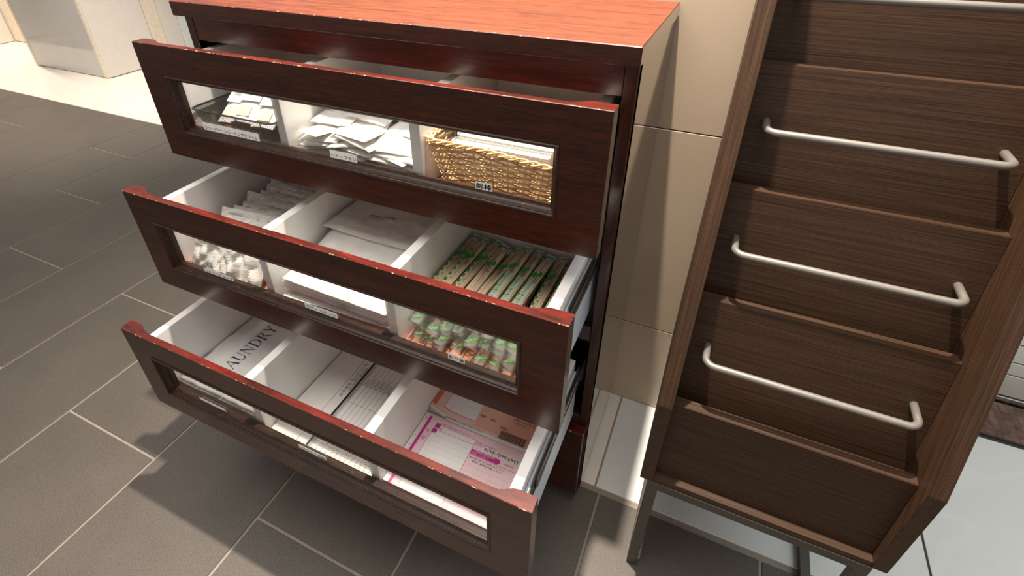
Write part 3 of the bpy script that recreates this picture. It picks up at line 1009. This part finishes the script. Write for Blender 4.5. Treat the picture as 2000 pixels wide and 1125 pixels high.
# ---- middle drawer, left: shower caps in crinkly bags standing in a row
Z2 = T_[1] - 0.190
for q in range(12):
    y = -0.228 + q * 0.0215
    h = 0.088 + rnd.uniform(-0.006, 0.006)
    xs_ = rnd.uniform(-0.010, 0.010)
    mb = sheet_bag('c', 0.168 + xs_, y, Z2 + 0.003 + h / 2 * 0.96, 0.200, h, 0.013, 'bag', 60 + q, 0.0040, rnd.uniform(-0.05, 0.05), (math.radians(64 + rnd.uniform(-5, 5)), rnd.uniform(-.05, .05)), 34, 18, puff=0.35, crease=2.0)
    place(mb, 'shower_cap_bag', (0.168, y, Z2), 'crinkled translucent shower cap bag, ' + ORD[q] + ' from the front in the standing row', 'packet', 'bagged shower caps in the left of the middle drawer')

# ---- middle drawer, middle: towel bags stacked
for q in range(7):
    zz = Z2 + 0.008 + q * 0.0140
    dx = rnd.uniform(-0.006, 0.006)
    top = q >= 5
    if q == 5: cx, cy, dd, ww = 0.446, -0.148, 0.195, 0.236
    elif q == 6: cx, cy, dd, ww = 0.447, -0.018, 0.18, 0.250
    else: cx, cy, dd, ww = 0.446 + dx, -0.110 + rnd.uniform(-.004, .004), 0.262, 0.240
    lab = 'plain white plastic bag, ' + ORD[q] + ' from the bottom of the towel bag stack'
    if q == 5: lab = 'white crinkled bag lying at the front, on top of the stack in the middle drawer'
    if q == 6: lab = 'white bag lettered BODY TOWEL on top of the stack in the middle drawer'
    zz2 = zz - (0.002 if q == 6 else 0.004 if q == 5 else 0)
    if q == 6:
        b = thing('towel_bag', (cx, cy, zz2), lab, 'packet')
        mb = sheet_bag('t', cx, cy, zz2, ww, dd, 0.016, 'towelbag', 90, 0.0024, -0.02, (0, 0), 30, 26, puff=0.4)
        mb.build('bag', b)
        tree = BVHTree.FromPolygons(mb.v, mb.f)
        mb = MB()
        mb.text('BODY TOWEL', 0.0098, frame4((0.394, -0.042, 0), (1, 0.05, 0), (0, 1, 0.0)), 'black')
        mb.text('ボディタオル', 0.0050, frame4((0.408, -0.052, 0), (1, 0.05, 0), (0, 1, 0.0)), 'grey_ink')
        drape(mb, tree)
        mb.build('printed_lettering', b)
    else:
        mb = sheet_bag('t', cx, cy - (0.004 if q < 5 else 0), zz2 - (0.0105 if q == 5 else 0), ww, dd, 0.012, 'towelbag', 80 + q, 0.0018, rnd.uniform(-.03, .03), (0.21 if q == 5 else 0.020 * q, 0), 26, 22, puff=0.4)
        place(mb, 'towel_bag', (cx, cy, zz2), lab, 'packet', 'plain white bags stacked in the middle drawer' if q < 5 else None)

# ---- middle drawer, right: wrapped chopsticks
def leaf(mb, c, ux, uy, s, m='green'):
    pts = [(0, -1.0), (.42, -.45), (.5, .1), (.2, .75), (0, 1.15), (-.2, .75), (-.5, .1), (-.42, -.45)]
    mb.add([tuple(c + ux * (a * s) + uy * (b * s)) for a, b in pts], [tuple(range(8))], m)
def chopsticks(cx, y0, z, ang, roll, L_, style, label, group=None, wdt=0.021):
    t_ = thing('wrapped_chopsticks', (cx, y0, z), label, 'chopsticks', group)
    uy = Vector((math.sin(ang), math.cos(ang), 0.0)); ux = Vector((uy.y, -uy.x, 0))
    uz = Vector((0, 0, 1))
    ux = (ux * math.cos(roll) + uz * math.sin(roll)).normalized(); uz = ux.cross(uy)
    O = Vector((cx, y0, z))
    def P(a, b, c): return O + ux * a + uy * b + uz * c
    def bar(mb, a0, a1, b0, b1, c0, c1, m, taper=1.0):
        vs = []
        for b, tp in ((b0, 1.0), (b1, taper)):
            am = (a0 + a1) / 2
            for a, c in ((a0, c0), (a1, c0), (a1, c1), (a0, c1)):
                vs.append(tuple(P(am + (a - am) * tp, b, c)))
        mb.add(vs, [(0, 1, 2, 3), (7, 6, 5, 4), (0, 4, 5, 1), (1, 5, 6, 2), (2, 6, 7, 3), (3, 7, 4, 0)], m)
    half = wdt * 0.42
    for s in (-1, 1):
        mb = MB(); a = s * half / 2
        bar(mb, a - half * .48, a + half * .48, 0.030, L_ - 0.022, -0.0030, 0.0034, 'bamboo', 0.85)
        mb.build('chopstick', t_)
    w2 = wdt / 2
    mb = MB()
    n1 = 12
    vs, fs = [], []
    for j in range(n1 + 1):
        b = L_ * j / n1
        k = 0.2 if j in (0, n1) else 1.0
        wv = 0.0009 * noise.noise(Vector((b * 40, cx * 50, z * 50))) + (0.0022 if j in (0, 1, n1) else 0)
        for a, c in ((-w2 - wv, 0), (-w2 * .6, 0.0042 * k + wv), (0, 0.0040 * k), (w2 * .6, 0.0042 * k - wv), (w2 + wv, 0), (0, -0.0036 * k)):
            vs.append(tuple(P(a, b, c)))
        if j:
            o_ = (j - 1) * 6
            for q in range(6):
                fs.append((o_ + q, o_ + (q + 1) % 6, o_ + 6 + (q + 1) % 6, o_ + 6 + q))
    mb.add(vs, fs, 'film', True)
    mb.build('clear_wrapper', t_)
    mb = MB()
    if style == 0:      # green leaf chain along the edge and leaf emblem
        for j in range(9):
            leaf(mb, P(-w2 * .66, 0.036 + j * 0.0170, 0.0049), ux, uy, 0.0056)
        for j in range(9):
            c = P(-w2 * .22, 0.044 + j * 0.0170, 0.0049)
            leaf(mb, c, ux, uy, 0.0030, 'green_pale')
    if style in (0, 1, 2):
        b = L_ * 0.66
        leaf(mb, P(-w2 * .40, b, 0.0051), ux, uy, 0.0095)
        leaf(mb, P(w2 * .35, b + 0.006, 0.0051), ux, uy, 0.0080)
        mb.text('eco', 0.012, frame4(P(w2 * .55, b - 0.024, 0.0053), uy, -ux), 'grey_ink')
        for j in range(3):
            leaf(mb, P(-w2 * .5 + j * w2 * .5, L_ - 0.014, 0.0048), uy, ux, 0.0048)
    if group and 'under' in group:
        for j in range(3):
            leaf(mb, P(-w2 * .6 + j * w2 * .6, 0.010 + 0.004 * j, 0.0032), (uy + ux * (j - 1)).normalized(), ux, 0.0058)
    if style == 2:      # pale printed slip
        vs = [tuple(P(a, b, 0.0047)) for a, b in ((-w2 * .62, 0.008), (w2 * .62, 0.008), (w2 * .62, L_ * .58), (-w2 * .62, L_ * .58))]
        mb.add(vs, [(0, 1, 2, 3)], 'green_pale2')
        for row in range(2):
            mb.text('天然木を使用した割り箸です使用後は', 0.0062, frame4(P(w2 * (.15 - row * .62), 0.012, 0.0050), uy, -ux), 'green', sx=1.15)
    mb.build('leaf_print', t_)['kind'] = 'stuff'
    return t_
M['green_pale2'] = plain('pale_green_slip', (0.60, 0.66, 0.52), 0.5)
ords = ['leftmost', 'second', 'third', 'fourth', 'fifth', 'sixth', 'seventh', 'eighth', 'ninth', 'rightmost']
styl = [0, 0, 0, 1, 1, 2, 2, 2, 0, 1]
xq = [0.613, 0.636, 0.659, 0.684, 0.706, 0.728, 0.750, 0.775, 0.803, 0.829]
an = [0.02, 0.03, 0.05, 0.02, 0.09, 0.03, 0.04, 0.06, 0.00, 0.015]
for q in range(10):
    lab = {0: 'wrapped chopsticks with green leaf chain', 1: 'wrapped pale chopsticks', 2: 'wrapped chopsticks with printed slip'}[styl[q]]
    where = ords[q] + ' on top of the pile' if q in (0, 9) else ords[q] + ' from left on the pile'
    x_ = xq[q] - math.sin(an[q]) * 0.12
    x_ = max(0.610, x_)
    chopsticks(x_, -0.205 + rnd.uniform(-.008, .008), Z2 + 0.066 + 0.004 * (q % 2), an[q], rnd.uniform(-.25, .25), 0.225, styl[q], lab + ', ' + where, 'wrapped chopsticks in the middle drawer', 0.0225)
for lay in range(5):
    for q in range(9):
        x_ = 0.618 + q * 0.0255 + rnd.uniform(-.003, .003)
        a_ = rnd.uniform(-.05, .05)
        x_ = max(0.612, min(0.832, x_ - a_ * .1)); 
        if x_ + math.sin(a_) * 0.22 > 0.832: a_ = -abs(a_)
        if x_ + math.sin(a_) * 0.22 < 0.612: a_ = abs(a_)
        chopsticks(x_, -0.243 + rnd.uniform(0, .03) + lay * 0.004, Z2 + 0.006 + lay * 0.0115, a_, rnd.uniform(-.3, .3), 0.225, (0, 1, 0, 3)[(q + lay) % 4],
                   'clear wrapped chopsticks buried in the lower layers of the pile in the middle drawer', 'wrapped chopsticks under the top layer', 0.0225)

# ---- lower drawer, left: folded laundry bags
Z3 = T_[2] - 0.190
SER = {}
def rect(a, b, c, d): return [(a, b), (c, b), (c, d), (a, d)]
def arcband(cx, cy, rx, ry, a0, a1, t0, t1, n=10):
    """list of quads; thickness t0 horizontally, t1 vertically"""
    out = []
    for k in range(n):
        p = []
        for a in (a0 + (a1 - a0) * k / n, a0 + (a1 - a0) * (k + 1) / n):
            r_ = math.radians(a)
            p.append(((cx + rx * math.cos(r_), cy + ry * math.sin(r_)), (cx + (rx - t0) * math.cos(r_), cy + (ry - t1) * math.sin(r_))))
        out.append([p[0][0], p[1][0], p[1][1], p[0][1]])
    return out
tk, tn, sf = 0.13, 0.045, 0.035
def stem(x, t=tk, w=.09): return [rect(x, 0, x + t, 1), rect(x - w, 0, x + t + w, sf), rect(x - w, 1 - sf, x + t + w, 1)]
SER['L'] = (0.72, stem(.1) + [rect(.1, 0, .66, tn), [(.62, 0), (.66, 0), (.70, .26), (.66, .26)]])
SER['A'] = (0.86, [[(.08, 0), (.08 + tn, 0), (.45, .92), (.42, 1)], [(.42, 1), (.50, 1), (.84, 0), (.68, 0)], rect(.2, .33, .68, .33 + tn), rect(0, 0, .22, sf), rect(.60, 0, .92, sf)])
SER['U'] = (0.88, [rect(.1, .3, .1 + tk, 1), rect(.70, .3, .70 + tn, 1), rect(.0, 1 - sf, .33, 1), rect(.60, 1 - sf, .86, 1)] + arcband(.4225, .3, .3225, .31, 180, 360, .09, .06))
SER['N'] = (0.92, [rect(.1, 0, .1 + tn, 1), rect(.74, 0, .74 + tn, 1), [(.06, 1), (.22, 1), (.785, 0), (.72, 0)], rect(0, 0, .26, sf), rect(.62, 1 - sf, .90, 1), rect(0, 1 - sf, .16, 1)])
SER['D'] = (0.90, stem(.1) + arcband(.34, .5, .48, .5, -90, 90, .13, .045, 14) + [rect(.1, 0, .36, tn), rect(.1, 1 - tn, .36, 1)])
SER['R'] = (0.84, stem(.1) + arcband(.36, .74, .30, .26, -90, 90, .12, .045) + [rect(.1, 1 - tn, .38, 1), rect(.1, .48, .38, .48 + tn), [(.34, .50), (.48, .50), (.84, 0), (.68, 0)], rect(.64, 0, .90, sf)])
SER['Y'] = (0.82, [rect(.36, 0, .36 + tk, .48), rect(.26, 0, .59, sf), [(.02, 1), (.18, 1), (.49, .46), (.36, .46)], [(.70, 1), (.76, 1), (.49, .46), (.42, .46)], rect(-.04, 1 - sf, .28, 1), rect(.60, 1 - sf, .84, 1)])
SER['B'] = (0.78, stem(.1) + arcband(.36, .76, .26, .24, -90, 90, .12, .045) + arcband(.36, .27, .32, .27, -90, 90, .12, .045) + [rect(.1, 0, .38, tn), rect(.1, 1 - tn, .38, 1), rect(.1, .5, .38, .5 + tn)])
SER['G'] = (0.90, arcband(.46, .5, .40, .51, 40, 320, .13, .05, 18) + [rect(.70, .05, .70 + tk, .42), rect(.58, .40, .92, .40 + sf)])
def serif(mb, s, h, m4, m, cond=0.82):
    x = 0
    for ch in s:
        if ch == ' ': x += .42; continue
        adv, polys = SER[ch]
        for p in polys:
            mb.add([tuple(m4 @ Vector(((x + a) * h * cond, b * h, 0))) for a, b in p], [tuple(range(len(p)))], m)
        x += adv + 0.06
    return x * h
for q in range(6):
    zz = Z3 + 0.003 + q * 0.0034
    x0 = 0.0435
    lab = 'folded white laundry bag, ' + ORD[q] + ' from the bottom of the stack in the lower drawer'
    yf = -0.338 + q * 0.002
    if q == 5:
        lb = thing('laundry_bag', (0.168, -0.2, Z3), 'folded white plastic bag lettered LAUNDRY in navy, top of its stack in the lower drawer', 'bag')
        mb = sheet_bag('l', 0.168, -0.217, zz + .001, 0.247, 0.272, 0.0050, 'laundry', 110, 0.0005, 0, (0, 0), 30, 26, puff=0.4)
        mb.build('folded_sheet', lb)
        tree = BVHTree.FromPolygons(mb.v, mb.f)
        mb = MB()
        serif(mb, 'LAUNDRY BAG', 0.0315, frame4((0.1395, -0.3080, 0), (0.0, 1, 0), (-1, 0.0, 0)), 'navy')
        drape(mb, tree, 0.0006)
        mb.build('printed_lettering', lb)
    else:
        mb = sheet_bag('l', 0.168, -0.2165 - 0.0006 * (q % 3), zz, 0.246, 0.282, 0.0056, 'laundry', 100 + q, 0.0015, 0, (0, 0), 20, 18, puff=0.4)
        place(mb, 'laundry_bag', (0.168, -0.2, zz), lab, 'bag', 'folded laundry bags under the lettered one')

# ---- lower drawer, middle: laundry forms
def sheet(mb, x0, x1, y0, y1, z, m, th=0.0):
    mb.add([(x0, y0, z), (x1, y0, z), (x1, y1, z), (x0, y1, z)], [(0, 1, 2, 3)], m)
fo = thing('laundry_form_pad', (0.446, -0.22, Z3), 'white pad of black-ruled laundry service forms in the middle of the lower drawer', 'form')
mb = MB()
for q in range(3):
    mb.box(0.3165 + .001 * q, 0.5745 - .001 * q, -0.360 + .001 * q, -0.075, Z3 + 0.0005 + q * .0016, Z3 + 0.0020 + q * .0016, 'paper')
mb.build('paper_stack', fo)
zt = Z3 + 0.0053
mb = MB()
sheet(mb, 0.3845, 0.3853, -0.357, -0.08, zt, 'black')
sheet(mb, 0.4090, 0.4145, -0.357, -0.08, zt, 'black')
sheet(mb, 0.4150, 0.4210, -0.357, -0.08, zt, 'light_grey_ink')
for k in range(13):
    x = 0.4225 + k * 0.0115
    sheet(mb, x, x + 0.0006, -0.357, -0.08, zt, 'black')
for y in (-0.348, -0.238, -0.188, -0.118):
    sheet(mb, 0.4150, 0.5605, y, y + 0.0006, zt, 'black')
UY, MX = (0, 1, 0), (-1, 0, 0)
mb.text('お客様用 ランドリーサービス伝票', 0.0098, frame4((0.3995, -0.234, zt + .0001), UY, MX), 'black')
mb.text('LAUNDRY SERVICE', 0.0082, frame4((0.4078, -0.214, zt + .0001), UY, MX), 'black', sx=1.0)
items = ['ワイシャツ Shirt', 'Tシャツ T-Shirt', 'ブラウス Blouse', 'セーター Sweater', 'ズボン Trousers', 'ジャケット Jacket', 'スーツ Suit', 'スカート Skirt', 'ワンピース Dress', 'コート Coat', 'パジャマ Pajamas', '靴下 Socks']
mb.text('数量 Pieces', 0.0056, frame4((0.4205, -0.232, zt + .0002), UY, MX), 'black')
mb.text('品名 Items', 0.0056, frame4((0.4205, -0.342, zt + .0002), UY, MX), 'black')
for k, s in enumerate(items):
    x = 0.4225 + k * 0.0115 + 0.0088
    mb.text(s, 0.0076, frame4((x, -0.345, zt + .0001), UY, MX), 'black')
    mb.text(s.split()[-1], 0.0076, frame4((x, -0.185, zt + .0001), UY, MX), 'black')
mb.build('printed_form', fo)

# ---- lower drawer, right: courier slip pads
def curve_sheet(mb, x0, x1, y0, y1, zf_, m, nx=14, ny=10, lift=0.0):
    vs, fs = [], []
    for j in range(ny + 1):
        for i in range(nx + 1):
            x = x0 + (x1 - x0) * i / nx; y = y0 + (y1 - y0) * j / ny
            vs.append((x, y, zf_(x, y) + lift))
    for j in range(ny):
        for i in range(nx):
            a = j * (nx + 1) + i
            fs.append((a, a + 1, a + nx + 2, a + nx + 1))
    mb.add(vs, fs, m, True)
pad = thing('courier_slip_pad', (0.72, -0.27, Z3), 'pad of magenta courier slips numbered 4194-7099-6943 in the right of the lower drawer', 'form')
zp = Z3 + 0.0165
px0, px1, py0, py1 = 0.5975, 0.8465, -0.359, -0.196
mb = MB()
for q in range(5):
    mb.box(px0, px1 - 0.0005 * q, py0 + .0008 * q, py1, Z3 + .0006 + q * .0032, Z3 + .0035 + q * .0032, 'paper')
mb.build('paper_stack', pad)
zz = zp + .0002
mb = MB()
sheet(mb, px0, px1, py0, py1, zz, 'pinkpaper')
L1, L2, L3 = zz + .00015, zz + .0003, zz + .00045
sheet(mb, px0 + .001, 0.6075, py0, py1 - .003, L1, 'paper')
sheet(mb, 0.6085, 0.6145, py0, py1 - .006, L1, 'magenta')
sheet(mb, 0.629, 0.721, py0 + .003, -0.214, L1, 'paper')
for (a, b, c, d) in ((0.629, -0.2148, 0.721, -0.214), (0.629, py0 + .003, 0.6298, -0.214), (0.7202, py0 + .003, 0.721, -0.214), (0.629, -0.2262, 0.721, -0.2255), (0.7215, -0.2465, 0.8415, -0.2457), (0.8385, py0 + .003, 0.8392, -0.2215), (0.7215, -0.2225, 0.8385, -0.2218)):
    sheet(mb, a, c, b, d, L2, 'magenta')
for k in range(7):
    sheet(mb, 0.645 + k * .0105, 0.6454 + k * .0105, -0.2255, -0.2148, L2, 'pinkprint')
for k in range(8):
    sheet(mb, 0.636, 0.716, -0.238 - k * .0115, -0.2377 - k * .0115, L2, 'light_grey_ink')
for (cx, cy) in ((0.6345, -0.2165), (0.633, -0.2295)):
    mb.add([(cx - .0045, cy - .005, L3), (cx + .004, cy - .005, L3), (cx + .0062, cy, L3), (cx + .004, cy + .005, L3), (cx - .0045, cy + .005, L3)], [(0, 1, 2, 3, 4)], 'magenta')
sheet(mb, 0.739, 0.832, -0.2305, -0.2195, L1, 'paper')
mb.text('4194-7099-6943', 0.0112, frame4((0.7425, -0.2292, L3), (1, 0, 0), (0, 1, 0)), 'black', sx=0.98)
mb.add([(0.7215, -0.2445, L2), (0.7800, -0.2445, L2), (0.7835, -0.2390, L2), (0.7800, -0.2335, L2), (0.7215, -0.2335, L2)], [(0, 1, 2, 3, 4)], 'magenta')
mb.text('この用紙は集荷の際に', 0.0048, frame4((0.724, -0.2378, L3), (1, 0, 0), (0, 1, 0)), 'pinkpaper')
mb.text('お渡しください', 0.0048, frame4((0.724, -0.2432, L3), (1, 0, 0), (0, 1, 0)), 'pinkpaper')
mb.text('届け先をご記入の上お申し込みください', 0.0042, frame4((0.724, -0.2525, L3), (1, 0, 0), (0, 1, 0)), 'black')
mb.text('荷物は、集荷時にお渡しください', 0.0042, frame4((0.732, -0.2585, L3), (1, 0, 0), (0, 1, 0)), 'black')
mb.text('ご依頼主・お届け先をご記入ください', 0.0042, frame4((0.636, -0.2115, L3), (1, 0, 0), (0, 1, 0)), 'magenta')
mb.text('お問い合わせ番号', 0.0050, frame4((0.7235, -0.2195, L3), (1, 0, 0), (0, 1, 0)), 'magenta')
mb.text('お届け日', 0.0050, frame4((0.790, -0.2400, L3), (1, 0, 0), (0, 1, 0)), 'magenta')
for k in range(5):
    sheet(mb, 0.7235, 0.836, -0.268 - k * .012, -0.2676 - k * .012, L2, 'pinkprint')
for k in range(3):
    sheet(mb, 0.750 + k * .028, 0.7504 + k * .028, -0.322, -0.268, L2, 'pinkprint')
mb.text('郵便番号', 0.0048, frame4((0.6300, -0.2235, L3), (1, 0, 0), (0, 1, 0)), 'magenta')
mb.text('宅', 0.0085, frame4((0.617, -0.238, L3), (1, 0, 0), (0, 1, 0)), 'magenta')
mb.text('配', 0.0085, frame4((0.617, -0.256, L3), (1, 0, 0), (0, 1, 0)), 'magenta')
for k in range(6):
    y = -0.210 - k * .022
    mb.add([(0.6035 + .0013 * math.cos(a * math.pi / 4), y + .0013 * math.sin(a * math.pi / 4), L2) for a in range(8)], [tuple(range(8))], 'grey_ink' if k else 'black')
    mb.add([(0.6035 + .0009 * math.cos(a * math.pi / 4), y + .0009 * math.sin(a * math.pi / 4), L3) for a in range(8)], [tuple(range(8))], 'light_grey_ink' if k else 'black')
mb.build('printed_top_slip', pad)

pad = thing('courier_slip_pad', (0.72, -0.13, Z3), 'pad of orange courier slips with a curled front edge behind the magenta one', 'form')
ox0, ox1, oy0, oy1 = 0.5985, 0.8460, -0.194, -0.070
mb = MB()
for q in range(5):
    mb.box(ox0, ox1, oy0 + .004, oy1, Z3 + .0006 + q * .0034, Z3 + .0037 + q * .0034, 'paper')
mb.build('paper_stack', pad)
def oz(x, y):
    u = max(0, 1 - (x - ox0) / 0.16)
    return Z3 + 0.0195 + 0.0075 * u ** 2 * max(0, 1 - (y - oy0) / 0.09)
def oyf(x):  # curled front edge runs further forward to the right
    return -0.188 - 0.013 * min(1, (x - ox0) / 0.05)
mb = MB()
nx, ny = 24, 10
def cs(x0, x1, v0, v1, m, lift):
    vs, fs = [], []
    n_x = max(2, int((x1 - x0) / 0.010)); n_y = 3
    for j in range(n_y + 1):
        for i in range(n_x + 1):
            x = x0 + (x1 - x0) * i / n_x; v = v0 + (v1 - v0) * j / n_y
            y = oyf(x) + (oy1 - oyf(x)) * v
            vs.append((x, y, oz(x, y) + lift))
    for j in range(n_y):
        for i in range(n_x):
            a = j * (n_x + 1) + i
            fs.append((a, a + 1, a + n_x + 2, a + n_x + 1))
    mb.add(vs, fs, m, True)
cs(ox0, ox1, 0, 1, 'salmonpale', 0)
cs(ox0, ox1, 0, .05, 'paper', .0002)
cs(ox0 + .0005, ox0 + .010, .10, 1, 'orange', .0003)
cs(0.703, ox1, .10, 1, 'salmonpaper', .0002)
cs(0.626, 0.701, .16, 1, 'paper', .0002)
for (a, b, c, d) in ((0.626, 0.701, .16, .17), (0.626, 0.6268, .16, 1), (0.7002, 0.701, .16, 1), (0.626, 0.701, .84, .85)):
    cs(a, b, c, d, 'redline', .0004)
cs(0.626, 0.701, .85, .97, 'salmonpale', .0003)
for k in range(5): cs(0.645 + k * .0105, 0.6454 + k * .0105, .85, .97, 'orange', .0004)
for k in range(5): cs(0.635, 0.694, .26 + k * .11, .262 + k * .11, 'light_grey_ink', .0004)
for (x, v) in ((0.628, .88), (0.627, .76)): cs(x, x + .011, v, v + .09, 'orange', .0005)
cs(0.774, 0.785, .72, .82, 'orange', .0005)
cs(0.786, 0.842, .72, .81, 'salmonpale', .0005)
cs(0.770, ox1, .45, .456, 'orange', .0004)
# barcode
x = 0.758; k = 0
while x < 0.812:
    ww = (0.0005, 0.0010, 0.0005, 0.0014, 0.0008)[k % 5]
    cs(x, x + ww, .06, .20, 'black', .0006)
    x += ww + (0.0007, 0.0005, 0.0010)[k % 3]; k += 1
def ot(s, size, x, y, m='black', sx=1.0):
    mb.text(s, size, frame4((x, y, oz(x, y) + .0008), (1, 0, 0), (0, 1, 0)), m, sx=sx)
ot('090', 0.0078, 0.7045, -0.163); ot('462', 0.0078, 0.7275, -0.163); ot('(002)', 0.0078, 0.752, -0.172)
ot('太陽ケーエヌサービス', 0.0052, 0.772, -0.142); ot('ホテルフロント', 0.0052, 0.773, -0.150)
ot('複写式伝票につき強くご記入ください', 0.0050, 0.640, -0.1985, sx=1.05)
ot('お届け先', 0.0045, 0.730, -0.118, 'orange')
mb.build('printed_top_slip', pad)

for o in list(bpy.data.objects):
    if '_w' in o: del o['_w']
